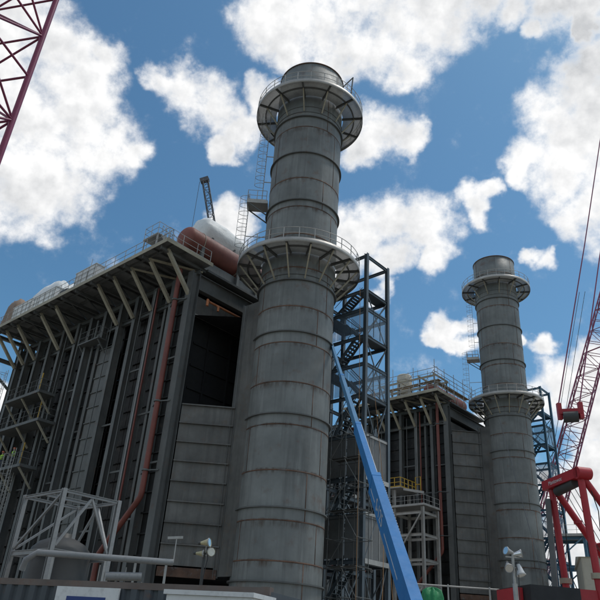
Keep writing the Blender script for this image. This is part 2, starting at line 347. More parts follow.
# ------------------------------------------------------------------ ground
S = 3000
g = MB().add([(-S,-S,0),(S,-S,0),(S,S,0),(-S,S,0)], [(0,1,2,3)]).build('ground', M_GROUND); struct(g)
ROT = R_(-43.0)
XU = Vector((math.cos(ROT), math.sin(ROT), 0)); YV = Vector((-math.sin(ROT), math.cos(ROT), 0))
S1 = Vector((-0.289, 47.27, 0)); S2 = Vector((30.32, 87.75, 0))
RS = 3.1
pad = MB().box(-40, 14, -14, 16, -0.3, 0.15).build('concrete_pad', mat('concrete', (0.36, 0.35, 0.33), 0.9, 0, 0.15, 0.5, dirt=0.2)); pad.location = S1; pad.rotation_euler = (0,0,ROT); struct(pad)
pad2 = MB().box(-40, 14, -14, 14, -0.3, 0.154).build('concrete_pad', MATS['concrete']); pad2.location = S2; pad2.rotation_euler = (0,0,ROT); struct(pad2)

# ------------------------------------------------------------------ exhaust stacks
def ring_platform(st, z, rout, nstrut, strut_drop, strut_r, name, vis_struts, a_off=0.0, cutout=None):
    deck = MB().lathe([(RS + 0.12, z - 0.06), (rout, z - 0.06), (rout, z), (RS + 0.12, z)], n=72).build(name, M_RINGDECK, st)
    MB().lathe([(rout + 0.003, z - 0.28), (rout + 0.02, z - 0.28), (rout + 0.02, z + 0.14), (rout + 0.003, z + 0.14)], n=72).build('edge_channel', M_GALV, deck)
    rm = (RS + rout) / 2 + 0.15
    MB().lathe([(rm - 0.05, z - 0.2), (rm + 0.05, z - 0.2), (rm + 0.05, z - 0.063), (rm - 0.05, z - 0.063)], n=72).build('support_ring', M_STEEL, deck)
    for i in range(nstrut):
        t = 2 * math.pi * (i + a_off) / nstrut; c, s = math.cos(t), math.sin(t)
        MB().ibeam((c * (RS + 0.03), s * (RS + 0.03), z - 0.17), (c * (rout - 0.02), s * (rout - 0.02), z - 0.17), 0.21, 0.12).build('radial_beam', M_STEEL, deck)
        MB().bar((c * (rout - strut_r), s * (rout - strut_r), z - 0.27), (c * (RS + 0.05), s * (RS + 0.05), z - strut_drop), 0.1, 0.1).build('strut', M_TAN, deck)
    n = 26
    for i in range(n):
        t = 2 * math.pi * (i + 0.5) / n; c, s = math.cos(t) * (rout - 0.05), math.sin(t) * (rout - 0.05)
        MB().tube((c, s, z), (c, s, z + 1.1), 0.035, 6).build('handrail_post', M_GALV, deck)
    for zz in (1.1, 0.58):
        MB().path([((rout - 0.05) * math.cos(2*math.pi*i/72), (rout - 0.05) * math.sin(2*math.pi*i/72), z + zz) for i in range(72)], 0.028, 6, True).build('handrail', M_GALV, deck)
    return deck
def build_stack(S0, Z, label, far):
    st = thing('exhaust_stack', label, 'smokestack', S0, ROT, 'exhaust stacks of the power plant')
    rings = [5.4, 9.94, 16.37, 22.78, 27.25, 35.04, 40.15, 44.4]
    seams = [6.62, 9.12, 12.37, 15.57, 18.74, 21.87, 24.93, 28.4, 31.6, 34.36, 37.38, 43.2, 48.6]
    zs = sorted([0.15] + seams + [51.2]); zs = [0.15, 3.4] + zs[1:]
    for i, (a, b) in enumerate(zip(zs, zs[1:])):
        a, b = (Z(a) if a > 1 else a), Z(b); top = i == len(zs) - 2
        r = RS + random.uniform(-0.006, 0.006)
        prof = [(r, a + 0.012), (r, b - 0.012)]
        if top: prof = [(r, a + 0.012), (r, b), (r - 0.12, b), (r - 0.12, a - 1.0)]
        MB().lathe(prof, n=96, closed=False).build('shell_course', M_SHELL, st)
        # staggered vertical weld of the course
        view = -90 + 43.0 - (0 if not far else 19)
        for da in ((33, -112) if i % 2 else (52, -56)):
            t0 = R_(view + da + random.uniform(-2, 2)); hw = 0.03 / RS
            MB().lathe([(r - 0.02, a + 0.03), (r + 0.012, a + 0.03), (r + 0.012, b - 0.03), (r - 0.02, b - 0.03)], n=1, a0=math.degrees(t0 - hw), a1=math.degrees(t0 + hw)).build('vertical_weld', M_RUST, st)
    MB().lathe([(RS - 0.05, 0), (RS - 0.05, Z(49))], n=48, closed=False).build('inner_liner', M_DARK, st)
    for z in seams:
        z = Z(z); MB().lathe([(RS - 0.02, z - 0.05), (RS + 0.018, z - 0.042), (RS + 0.018, z + 0.042), (RS - 0.02, z + 0.05)], n=96).build('weld_seam', M_RUST, st)
        MB().lathe([(RS + 0.011, z - random.uniform(0.3, 0.75)), (RS + 0.011, z + random.uniform(0.1, 0.2))], n=96, closed=False).build('rust_stain', M_STAIN, st)
    for z in rings:
        z = Z(z); MB().lathe([(RS - 0.02, z - 0.045), (RS + 0.17, z - 0.045), (RS + 0.17, z + 0.045), (RS - 0.02, z + 0.045)], n=96, smooth=False).build('stiffener_ring', M_STEEL, st)
    for z in (27.75, 44.95, 45.6):
        z = Z(z); MB().lathe([(RS - 0.02, z - 0.03), (RS + 0.05, z - 0.03), (RS + 0.05, z + 0.03), (RS - 0.02, z + 0.03)], n=96, smooth=False).build('stiffener_ring', M_STEEL, st)
    MB().lathe([(RS - 0.14, Z(51.2)), (RS + 0.07, Z(51.2)), (RS + 0.07, Z(51.2) + 0.1), (RS - 0.14, Z(51.2) + 0.1)], n=96).build('rim_flange', M_RUST, st)
    ring_platform(st, Z(29.75), 5.15, 16, 2.35, 0.2, 'lower_ring_platform', 16, 0.35)
    ring_platform(st, Z(46.9), 5.1, 12, 1.9, 0.75, 'upper_ring_platform', 12, 0.1)
    # caged ladders and the rest landing on the left flank
    a = R_(-137 - (0 if not far else 19)); c, s = math.cos(a), math.sin(a); o = Vector((c, s, 0)); tq = Vector((-s, c, 0))
    zl = Z(36.4)
    land = MB().box8([tuple((o * rr + tq * tt) + Vector((0,0,zz))) for zz in (zl - 0.25, zl) for rr, tt in ((RS + 0.05, -0.7), (RS + 1.9, -0.7), (RS + 1.9, 0.7), (RS + 0.05, 0.7))]).build('ladder_landing', M_GALV, st)
    handrail(land, [o * (RS + 0.2) + tq * 0.68 + Vector((0,0,zl)), o * (RS + 1.87) + tq * 0.68 + Vector((0,0,zl)), o * (RS + 1.87) - tq * 0.68 + Vector((0,0,zl)), o * (RS + 0.2) - tq * 0.68 + Vector((0,0,zl))], 1.1, 0.8)
    for k in (-0.6, 0.6): MB().bar(o * (RS + 1.7) + tq * k + Vector((0,0,zl - 0.25)), o * (RS + 0.02) + tq * k + Vector((0,0,zl - 1.5)), 0.09, 0.09).build('bracket', M_STEEL, land)
    ladder(st, o * (RS + 1.75) + Vector((0,0,Z(29.8))), o * (RS + 1.75) + Vector((0,0,zl + 1.1)), o, cage=True)
    ladder(st, o * (RS + 0.65) + Vector((0,0,zl)), o * (RS + 0.65) + Vector((0,0,Z(46.9) + 1.1)), o, cage=True)
    for z in (33, 39, 42, 45):
        zz = Z(z); rr = 1.7 if z < 36 else 0.62
        MB().bar(o * (RS - 0.01) + Vector((0,0,zz)), o * (RS + rr) + Vector((0,0,zz)), 0.06, 0.06).build('ladder_bracket', M_GALV, st)
    # davit arm at the top platform
    b = R_(-47 + 48 - (0 if not far else 19)); o2 = Vector((math.cos(b), math.sin(b), 0))
    if not far:
        zz = Z(46.9); p = o2 * 4.9; q = o2 * 4.2
        mb = MB(); mb.bar(p + Vector((0,0,zz)), q + o2 * 0.9 + Vector((0,0,zz + 2.4)), 0.09, 0.09); mb.bar(o2 * 3.4 + Vector((0,0,zz + 1.7)), q + o2 * 0.95 + Vector((0,0,zz + 2.45)), 0.08, 0.08); mb.bar(o2 * 3.2 + Vector((0,0,zz)), o2 * 3.4 + Vector((0,0,zz + 1.7)), 0.08, 0.08)
        mb.build('davit', M_STEEL, st)
    return st
Z1 = lambda z: z
Z2 = lambda z: max(0.16, 1.07 * z + 2.6)
build_stack(S1, Z1, 'tall grey steel smokestack in the middle, nearer and larger of the two', False)
build_stack(S2, Z2, 'farther grey steel smokestack on the right beside the red crane', True)

# ------------------------------------------------------------------ boilers
def panel_run(parent, pa, pb, zlist, thick, name='casing_panel', material=None, lip=0.1, deep=0.09):
    """plates stacked between pa and pb (plan points), each with a folded lip on top and a recessed joint"""
    material = material or M_PANEL
    pa, pb = Vector((pa[0], pa[1], 0)), Vector((pb[0], pb[1], 0)); d = (pb - pa).normalized(); nrm = Vector((d.y, -d.x, 0))
    for z0, z1 in zip(zlist, zlist[1:]):
        j = random.uniform(0, 0.012); o = nrm * j
        a, b = pa + o, pb + o
        mb = MB()
        mb.box8([tuple(p + q + Vector((0,0,zz))) for zz in (z0 + 0.02, z1 - 0.1) for p, q in ((a, Vector()), (b, Vector()), (b, -nrm * thick), (a, -nrm * thick))])
        mb.box8([tuple(p + q + Vector((0,0,zz))) for zz in (z1 - 0.1, z1 - 0.01) for p, q in ((a, nrm * deep), (b, nrm * deep), (b, -nrm * thick), (a, -nrm * thick))])
        mb.build(name, material, parent)
def frange(a, b, n): return [a + (b - a) * i / n for i in range(n + 1)]
COLX1 = [-8.62, -11.2, -13.8, -16.25, -18.8, -21.2, -23.5, -26.3, -28.7, -31.0, -33.4, -35.3]
def build_boiler(S0, Z, label, far):
    bo = thing('boiler_building', label, 'boiler', S0, ROT, 'heat recovery boilers')
    XE = -6.2; xmin = -35.6; zt = Z(28.6); zb = Z(4.0)
    MB().box(xmin, -7.0, 5.0, 5.2, zb, zt).build('rear_casing_wall', M_PANEL, bo)
    MB().box(xmin - 0.2, xmin, -4.9, 5.2, zb, zt).build('inlet_casing_wall', M_PANEL, bo)
    MB().box(xmin, -6.6, -4.9, 4.998, zt + 0.002, zt + 0.2).build('roof_plate', M_PANEL, bo)
    MB().box(xmin, -6.6, -4.9, 4.998, zb - 0.5, zb - 0.002).build('floor_plate', M_DARK, bo)
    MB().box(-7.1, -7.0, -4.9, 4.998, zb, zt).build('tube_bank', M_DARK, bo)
    # near side wall: stacked plates in each bay, set back behind the columns
    xs = [XE] + COLX1; rows = frange(zb, zt, 17)
    for a, b in zip(xs, xs[1:]):
        yy = -4.95 - random.choice((0.0, 0.25, 0.0, 0.5))
        if far and b < -24: continue
        panel_run(bo, (b + 0.03, yy), (a - 0.03, yy), rows, 0.12, material=M_BAYSHADE, deep=0.16)
    # columns
    for i, x in enumerate(COLX1):
        ysh = -5.85
        MB().ibeam((x, ysh, 0.15), (x, ysh, Z(28.9)), 0.7, 0.44, up=(0,1,0)).build('column', M_STEEL, bo)
        if i < 9:
            for z in ((9.0, 17.6) if i % 2 else (13.4, 21.6)):
                z = Z(z + random.uniform(-0.4, 0.4)); x0 = (([XE] + COLX1)[i])
                MB().bar((x0 - 0.22, -5.75, z), (x + 0.22, -5.75, z), 0.12, 0.14).build('tie_beam', M_STEEL, bo)
    for x in (-9.9,):
        MB().ibeam((x, -5.55, Z(4)), (x, -5.55, Z(28.2)), 0.4, 0.3, up=(0,1,0)).build('buckstay', M_STEEL, bo)
    MB().ibeam((XE, -5.98, 0.15), (XE, -5.98, Z(28.9)), 0.8, 0.7, up=(0,1,0)).build('corner_column', M_STEEL, bo)
    MB().ibeam((XE, 5.98, 0.15), (XE, 5.98, Z(28.9)), 0.8, 0.7, up=(0,1,0)).build('corner_column', M_STEEL, bo)
    # end wall head: deep girder and the plate below it
    MB().ibeam((XE + 0.1, -5.55, Z(28.1)), (XE + 0.1, 5.55, Z(28.1)), 1.4, 0.5).build('head_girder', M_STEEL, bo)
    MB().box(XE - 0.25, XE - 0.05, -5.55, 5.55, Z(25.25), Z(27.0)).build('head_plate', M_PANEL, bo)
    MB().bar((XE - 0.02, -5.5, Z(25.3)), (XE - 0.02, 5.5, Z(25.3)), 0.1, 0.12).build('head_plate_lip', M_GALV, bo)
    # outlet duct: splayed walls, stub into the stack, added roof that keeps skylight out
    ptop = Z(17.5) if not far else Z(25.6)
    C = Vector((-5.75, -5.55, 0)); E = Vector((-2.95, -2.75, 0))
    n = 8 if not far else 13
    panel_run(bo, C, E, frange(Z(6.2), ptop, n), 0.1, name='duct_panel', deep=0.17)
    MB().box8([tuple(p + q + Vector((0,0,zz))) for zz in (Z(5.5), Z(6.1)) for p, q in ((C, Vector((.1,-.1,0))), (E, Vector((.1,-.1,0))), (E, Vector((-.1,.1,0))), (C, Vector((-.1,.1,0))))]).build('duct_sill_beam', M_RUST, bo)
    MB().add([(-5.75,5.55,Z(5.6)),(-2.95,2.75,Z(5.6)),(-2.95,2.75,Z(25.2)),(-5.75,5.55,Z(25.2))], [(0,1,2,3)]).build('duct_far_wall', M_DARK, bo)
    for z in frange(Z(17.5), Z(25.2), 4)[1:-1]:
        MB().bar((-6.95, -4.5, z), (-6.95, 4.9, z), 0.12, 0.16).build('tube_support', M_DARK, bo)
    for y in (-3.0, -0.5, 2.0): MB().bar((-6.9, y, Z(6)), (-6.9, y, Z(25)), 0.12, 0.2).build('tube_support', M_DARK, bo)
    MB().add([(-6.3,-5.5,Z(25.2)),(-2.9,-2.6,Z(25.2)),(-1.0,-2.6,Z(25.2)),(-1.0,2.6,Z(25.2)),(-2.9,2.6,Z(25.2)),(-6.3,5.5,Z(25.2))], [(0,1,2,3,4,5)]).build('added_duct_light_block', M_DARK, bo)  # cover added to block skylight so the duct inside stays black
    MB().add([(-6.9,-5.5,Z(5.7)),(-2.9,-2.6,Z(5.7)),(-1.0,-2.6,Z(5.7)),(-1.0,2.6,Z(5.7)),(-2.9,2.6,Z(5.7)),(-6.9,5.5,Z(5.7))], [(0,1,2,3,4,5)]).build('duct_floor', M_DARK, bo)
    MB().box(-2.95, -1.2, -2.75, -2.6, Z(5.7), Z(26.2)).build('duct_stub_wall', M_PANEL, bo)
    MB().box(-2.95, -1.2, 2.6, 2.75, Z(5.7), Z(26.2)).build('duct_stub_wall', M_PANEL, bo)
    MB().ibeam((-3.0, -2.78, Z(5.6)), (-3.0, -2.78, Z(26.2)), 0.34, 0.34, up=(1,1,0)).build('duct_post', M_STEEL, bo)
    if not far:
        mb = MB(); mb.path([(XE + 0.6, -4.6, Z(26.6)), (XE + 0.6, 1.5, Z(26.6))], 0.1, 8); mb.path([(XE + 0.6, -4.6, Z(26.6)), (XE + 0.85, -4.9, Z(26.55)), (XE + 0.85, -4.9, Z(26.0))], 0.12, 8); mb.path([(XE + 0.6, -3.7, Z(26.6)), (XE + 0.85, -3.7, Z(26.4)), (XE + 0.85, -3.7, Z(26.0))], 0.1, 8)
        mb.build('vent_pipe', M_ORANGE, bo)
    # overhanging roof walkway with its joists, knee braces, fascia and rails
    zp = Z(30.0); x1 = -5.35; y0 = -9.75
    xl = -35.4 if not far else -22.0
    deck = MB().box(xl, x1, y0, -4.9, zp - 0.06, zp).build('roof_walkway', M_GRATE, bo)
    MB().bar((xl, y0 - 0.02, zp - 0.12), (x1, y0 - 0.02, zp - 0.12), 0.03, 0.34).build('fascia', M_TAN, deck)
    MB().bar((x1 + 0.02, y0, zp - 0.12), (x1 + 0.02, -4.9, zp - 0.12), 0.03, 0.34).build('fascia', M_TAN, deck)
    MB().bar((xl, -7.6, zp - 0.2), (x1, -7.6, zp - 0.2), 0.14, 0.24).build('stringer', M_STEEL, deck)
    MB().bar((xl, -9.0, zp - 0.2), (x1, -9.0, zp - 0.2), 0.14, 0.24).build('stringer', M_STEEL, deck)
    bx = [-6.2] + [x for x in COLX1 if x not in (-18.8, -21.2, -28.7)]
    for x in [-6.2] + COLX1:
        if x < xl: continue
        MB().ibeam((x, -9.7, zp - 0.48), (x, -4.9, zp - 0.48), 0.3, 0.18).build('joist', M_STEEL, deck)
        MB().ibeam((x - 1.2, -9.7, zp - 0.17), (x - 1.2, -4.9, zp - 0.17), 0.2, 0.12).build('joist', M_STEEL, deck)
        if x in bx: MB().bar((x, -6.28, Z(26.7)), (x, -9.05, zp - 0.33), 0.30, 0.24).build('knee_brace', M_TAN, deck)
    MB().bar((-6.2, -5.2, zp - 0.7), (-8.6, -9.0, zp - 0.42), 0.16, 0.16).build('plan_brace', M_TAN, deck)
    MB().bar((-11.2, -9.0, zp - 0.42), (-8.6, -5.2, zp - 0.7), 0.12, 0.14).build('plan_brace', M_TAN, deck)
    for x in COLX1[:-1]:
        if x > xl + 3: MB().bar((x, -9.0, zp - 0.42), (x - 2.5, -5.2, zp - 0.42), 0.1, 0.12).build('plan_brace', M_STEEL, deck)
    handrail(deck, [(xl, y0 + 0.05, zp), (x1 - 0.05, y0 + 0.05, zp), (x1 - 0.05, -5.2, zp)], 1.1, 1.5, mid=1)
    # roof steel between the columns, under the walkway
    MB().ibeam((xmin, -5.7, Z(29.05)), (x1 - 0.5, -5.7, Z(29.05)), 0.5, 0.3).build('eaves_beam', M_STEEL, bo)
    MB().ibeam((xmin, -5.7, Z(26.9)), (XE - 0.4, -5.7, Z(26.9)), 0.4, 0.3).build('eaves_beam', M_STEEL, bo)
    MB().box(xl, x1 - 0.6, -4.88, 5.2, zp - 0.5, zp - 0.3).build('roof_deck', M_STEEL, bo)
    MB().box(-10.5, -8.9, -4.3, 5.1, zp - 0.298, Z(32.6)).build('drum_plinth', M_STEEL, bo)
    # red oxide down pipe
    px = -7.25
    mb = MB(); mb.path([(px, -6.75, Z(29.2)), (px, -6.75, Z(10.9)), (px - 0.08, -6.75, Z(10.55)), (px - 0.4, -6.75, Z(10.2)), (px - 3.4, -6.75, Z(7.4)), (px - 3.9, -6.75, Z(6.9)), (px - 4.0, -6.75, Z(6.4)), (px - 4.0, -6.75, 0.2)], 0.21, 14)
    dp = mb.build('down_pipe', M_OXIDE, bo)
    for z in (26.3, 17.6, 12.4):
        mb = MB(); mb.lathe([(0.22, Z(z) - 0.06), (0.29, Z(z) - 0.06), (0.29, Z(z) + 0.06), (0.22, Z(z) + 0.06)], (px, -6.75), 16); mb.bar((px + 0.25, -6.7, Z(z)), (XE, -6.4, Z(z)), 0.08, 0.08); mb.bar((px - 0.25, -6.7, Z(z)), (px - 1.3, -6.2, Z(z)), 0.08, 0.08)
        mb.build('pipe_clamp', M_STEEL, dp)
    MB().path([(-10.3, -6.45, Z(28.5)), (-10.3, -6.45, Z(3))], 0.085, 8).build('drain_pipe', M_OXIDE, bo)
    MB().path([(-10.95, -6.3, Z(28.5)), (-10.95, -6.3, Z(3))], 0.016, 6).build('conduit', M_WHITE, bo)
    for x, r in ((-17.0, 0.05), (-19.5, 0.11), (-22.4, 0.07), (-25.0, 0.06), (-12.6, 0.05)):
        MB().path([(x, -6.35, Z(28.0)), (x, -6.35, Z(3))], r, 8).build('conduit', M_STEEL, bo)
    return bo, deck, zp
b1, deck1, zp1 = build_boiler(S1, Z1, 'large dark steel boiler casing with overhanging roof walkway left of the stack', False)
b2, deck2, zp2 = build_boiler(S2, Z2, 'farther dark boiler casing with red down pipe between the two stacks', True)

panel_run(b1, (-18.45, -6.05), (-16.55, -6.05), frange(4.0, 24.8, 15), 0.1, material=M_STEEL, deep=0.1)
# stepped access platforms on the far left flank of the near boiler
for k, (xa, xb, z, lab) in enumerate([(-24.6, -31.5, 21.7, 'topmost'), (-23.4, -31.5, 18.75, 'middle'), (-24.6, -32.5, 14.75, 'lowest')]):
    p = MB().box(xb, xa, -7.9, -6.24, z - 0.26, z).build('side_platform', M_STEEL, b1)
    handrail(p, [(xa - 0.04, -6.3, z), (xa - 0.04, -7.85, z), (xb, -7.85, z)], 1.1, 1.0, toe=False, material=M_STEEL)
    for x in (xa - 0.3, (xa + xb) / 2, xb + 0.3):
        MB().bar((x, -7.8, z - 0.27), (x, -6.26, z - 1.9), 0.14, 0.14).build('bracket', M_TAN, p)
    MB().bar((xa - 2.2, -6.9, z), (xa - 2.2, -6.9, z + 2.4), 0.08, 0.1).build('gate_post', M_YELLOW, p)
ladder(b1, (-25.0, -8.45, 8.0), (-25.0, -8.45, 16.0), (0,-1,0)); ladder(b1, (-31.9, -8.3, 14.7), (-31.9, -8.3, 25.0), (0,-1,0)); ladder(b1, (-27.5, -7.0, 2.0), (-27.5, -7.0, 14.4), (0,-1,0))
MB().ibeam((-20.2, -6.5, 4), (-20.2, -6.5, 25.3), 0.6, 0.36, up=(0,1,0)).build('buckstay', M_STEEL, b1)
p = MB().box(-20.6, -17.2, -7.3, -6.4, 25.3, 25.42).build('side_platform', M_STEEL, b1)
handrail(p, [(-17.25, -6.45, 25.42), (-17.25, -7.25, 25.42), (-20.55, -7.25, 25.42), (-20.55, -6.45, 25.42)], 1.1, 1.1, toe=False, material=M_STEEL)
for x in (-17.4, -20.4): MB().bar((x, -7.2, 25.28), (x, -6.2, 24.2), 0.1, 0.1).build('bracket', M_STEEL, p)

# ------------------------------------------------------------------ things on the near boiler's roof
def on1(x, y, z=0.0): return S1 + XU * x + YV * y + Vector((0,0,z))
def on2(x, y, z=0.0): return S2 + XU * x + YV * y + Vector((0,0,z))
def horiz_drum(label, x, y0, y1, z, r, material, name='steam_drum', base=30.0, S0=None):
    o = thing(name, label, 'drum', (on1 if S0 is None else on2)(x, 0, base), ROT)
    zc = z - base
    prof = []
    k = 8
    pts = [(0, y0 - r * 0.55)] + [(r * math.sin(R_(90 * i / k)), y0 - r * 0.55 * math.cos(R_(90 * i / k))) for i in range(1, k + 1)] + [(r * math.cos(R_(90 * i / k)), y1 + r * 0.55 * math.sin(R_(90 * i / k))) for i in range(0, k)] + [(0.001, y1 + r * 0.55)]
    n = 40; vs = []
    for i in range(n):
        t = 2 * math.pi * i / n; vs += [(rr * math.cos(t), yy, zc + rr * math.sin(t)) for rr, yy in pts]
    K = len(pts)
    MB().add(vs, [(i*K+j, i*K+j+1, ((i+1) % n)*K+j+1, ((i+1) % n)*K+j) for i in range(n) for j in range(K-1)], True).build('shell', material, o)
    for y in (y0 + 1.2, (y0 + y1) / 2 + 1.0, y1 - 1.2):
        mb = MB(); mb.bar((-r * 0.8, y, 0.0), (-r * 0.8, y, zc), 0.3, 0.2); mb.bar((r * 0.8, y, 0.0), (r * 0.8, y, zc), 0.3, 0.2); mb.bar((-r, y, 0.1), (r, y, 0.1), 0.3, 0.2); mb.build('saddle', M_STEEL, o)
        mb = MB(); mb.path([((r + 0.02) * math.cos(t), y, zc + (r + 0.02) * math.sin(t)) for t in [2*math.pi*i/24 for i in range(24)]], 0.035, 6, True); mb.build('strap', M_TAN, o)
    return o
dr = horiz_drum('red-brown steam drum lying across the near boiler roof', -9.7, -4.9, 4.6, 34.2, 1.25, M_DRUM)
for y in (-2.0, 0.8, 3.0): MB().tube((0, y, 4.2 + 1.2), (0, y, 4.2 + 1.7), 0.14, 10).build('nozzle', M_STEEL, dr)
# white wrapped equipment behind the drum
def lumpy(name, label, cat, loc, rz, sx, sy, sz, material, seed=0, n=14, sag=0.35, amp=0.05):
    rnd = random.Random(seed); vs = []; m_ = 10
    hs = [[rnd.uniform(-1, 1) for _ in range(n + 1)] for _ in range(m_ + 1)]
    def H(i, j):
        a, b = i / m_ * 2 - 1, j / n * 2 - 1
        e = max(0.0, (1 - abs(a) ** 5)) ** 0.5 * max(0.0, (1 - abs(b) ** 6)) ** 0.5
        return sz * (e * (1 - sag * 0.3 + amp * hs[i][j]))
    for i in range(m_ + 1):
        for j in range(n + 1):
            vs.append(((i / m_ - 0.5) * sx * (1 + 0.03 * hs[i][j]), (j / n - 0.5) * sy, H(i, j)))
    fs = [(i*(n+1)+j, i*(n+1)+j+1, (i+1)*(n+1)+j+1, (i+1)*(n+1)+j) for i in range(m_) for j in range(n)]
    b = len(vs); vs += [(v[0], v[1], 0.0) for v in vs]
    fs += [tuple(reversed([q + b for q in f])) for f in fs]
    o = MB().add(vs, fs, True).build(name, material)
    o.location = loc; o.rotation_euler = (0, 0, rz)
    tag(o, label, cat); finish_normals(o); return o
w = thing('wrapped_silencer', 'white sheeted vessel raised behind the red-brown drum', 'vessel', on1(-13.0, 2.6, 29.7), ROT)
for y in (-2.6, 0.2, 3.0):
    for x in (-1, 1): MB().bar((x, y, 0), (x, y, 8.6), 0.16, 0.16).build('leg', M_STEEL, w)
mb = MB(); n = 28; vs = []; prof = [(-4.1, 0.0), (-4.05, 1.2), (-3.6, 1.55), (-1.5, 1.5), (1.0, 1.2), (3.0, 1.25), (5.9, 1.1), (6.05, 0.0)]
for i in range(n):
    t = 2 * math.pi * i / n
    for j, (y, r) in enumerate(prof):
        q = r * (1 + 0.07 * math.sin(3 * t + j * 1.7) + 0.05 * math.sin(7 * t + j)); vs.append((q * math.cos(t), y, 9.0 + q * math.sin(t) * (1.15 if math.sin(t) < 0 else 0.9)))
K = len(prof); mb.add(vs, [(i*K+j, i*K+j+1, ((i+1) % n)*K+j+1, ((i+1) % n)*K+j) for i in range(n) for j in range(K-1)], True)
mb.build('wrapping', M_SHEET, w)
# raised step-over with railing at the walkway corner
st = thing('step_platform', 'small railed step-over platform at the near corner of the roof walkway', 'platform', on1(-8.3, -8.7, 30.0), ROT)
pl = MB().box(-1.1, 0.9, -0.8, 0.8, 1.45, 1.55).build('deck', M_GALV, st)
for x in (-1.0, 0.8):
    for y in (-0.7, 0.7): MB().bar((x, y, 0), (x, y, 1.45), 0.08, 0.08).build('leg', M_GALV, st)
handrail(pl, [(0.85, 0.75, 1.55), (0.85, -0.75, 1.55), (-1.05, -0.75, 1.55), (-1.05, 0.75, 1.55), (0.85, 0.75, 1.55)], 1.1, 0.9, toe=False)
for i in range(4): MB().box(0.95 + i * 0.26, 1.2 + i * 0.26, -0.4, 0.4, 1.18 - i * 0.32, 1.22 - i * 0.32).build('tread', M_GALV, st)
for y in (-0.4, 0.4): MB().bar((0.9, y, 1.5), (2.1, y, 0.0), 0.05, 0.16).build('stringer', M_GALV, st)
handrail(st, [(0.95, 0.42, 1.4), (2.1, 0.42, 0.0)], 1.0, 0.8, toe=False); handrail(st, [(0.95, -0.42, 1.4), (2.1, -0.42, 0.0)], 1.0, 0.8, toe=False)
# pale sheets tied along the rail, covered materials, scaffold bits at the far end
for i, (xa, xb, h, lab) in enumerate([(-16.2, -19.6, 1.55, 'pale grey sheet metal box on the walkway behind the rail, nearest'), (-23.0, -27.2, 1.35, 'long white crate on the walkway behind the rail, middle'), (-27.6, -31.6, 1.45, 'long white crate toward the far end of the walkway')]):
    bxn = thing('site_crate', lab, 'crate', on1((xa + xb) / 2, -9.18, 30.002), ROT, 'pale crates on the roof walkway')
    L = abs(xa - xb)
    MB().box(-L / 2, L / 2, -0.45, 0.45, 0.0, h).build('body', M_SHEET if i else M_WHITE, bxn)
    MB().box(-L / 2 - 0.05, L / 2 + 0.05, -0.5, 0.5, h + 0.002, h + 0.07).build('lid', M_WHITE, bxn)
    for k in range(int(L) + 1): MB().box(-L / 2 + 0.15 + k * (L - 0.3) / int(L) - 0.04, -L / 2 + 0.15 + k * (L - 0.3) / int(L) + 0.04, -0.48, -0.452, 0.02, h).build('batten', M_GALV, bxn)
lumpy('covered_bundle', 'heap under white sheeting at the far end of the near roof walkway', 'bundle', on1(-28.4, -7.0, 30.01), ROT, 7.4, 3.2, 4.6, M_SHEET, 3)
lumpy('covered_bundle', 'heap under a brown cover at the far left corner of the roof walkway', 'bundle', on1(-33.2, -8.4, 30.01), ROT, 2.6, 2.2, 3.6, M_RAG, 5)
lumpy('covered_bundle', 'low heap of grey tools and sacks halfway along the roof walkway', 'bundle', on1(-22.0, -8.9, 30.01), ROT, 2.0, 1.2, 1.0, M_TANK, 8)
sc = thing('scaffold', 'thin scaffold frame with poles halfway along the near roof walkway', 'scaffold', on1(-20.8, -7.6, 30.0), ROT)
for x in (-1.2, 1.2):
    for y in (-0.8, 0.8): MB().tube((x, y, 0), (x, y, 3.2 + 0.7 * (x > 0)), 0.03, 6).build('pole', M_GALV, sc)
for z in (1.1, 2.1):
    for y in (-0.8, 0.8): MB().tube((-1.6, y, z), (1.6, y, z + 0.02), 0.03, 6).build('ledger', M_GALV, sc)
    for x in (-1.2, 1.2): MB().tube((x, -1.1, z + 0.08), (x, 1.1, z + 0.08), 0.03, 6).build('ledger', M_GALV, sc)
MB().box(-1.3, 1.3, -0.7, 0.7, 2.2, 2.26).build('plank', M_WOOD, sc)
# ragged timber and cable bundle hanging at the far end
hb = thing('hanging_gantry', 'dark cantilever bracket with hanging cables at the far left end', 'bracket', on1(-36.2, -7.6, 0), ROT)
MB().ibeam((0.5, -2.6, 27.2), (0.5, 2.0, 27.2), 0.4, 0.25).build('beam', M_STEEL, hb)
MB().bar((0.5, -2.4, 27.0), (0.5, 1.4, 24.4), 0.22, 0.22).build('brace', M_STEEL, hb)
MB().ibeam((0.5, 1.6, 0.15), (0.5, 1.6, 30.2), 0.5, 0.35).build('post', M_STEEL, hb)
for y, l in ((-2.3, 8), (-1.2, 5), (-0.4, 9)): MB().tube((0.5, y, 27.1), (0.4, y + 0.3, 27.1 - l), 0.025, 5).build('cable', M_WIRE, hb)

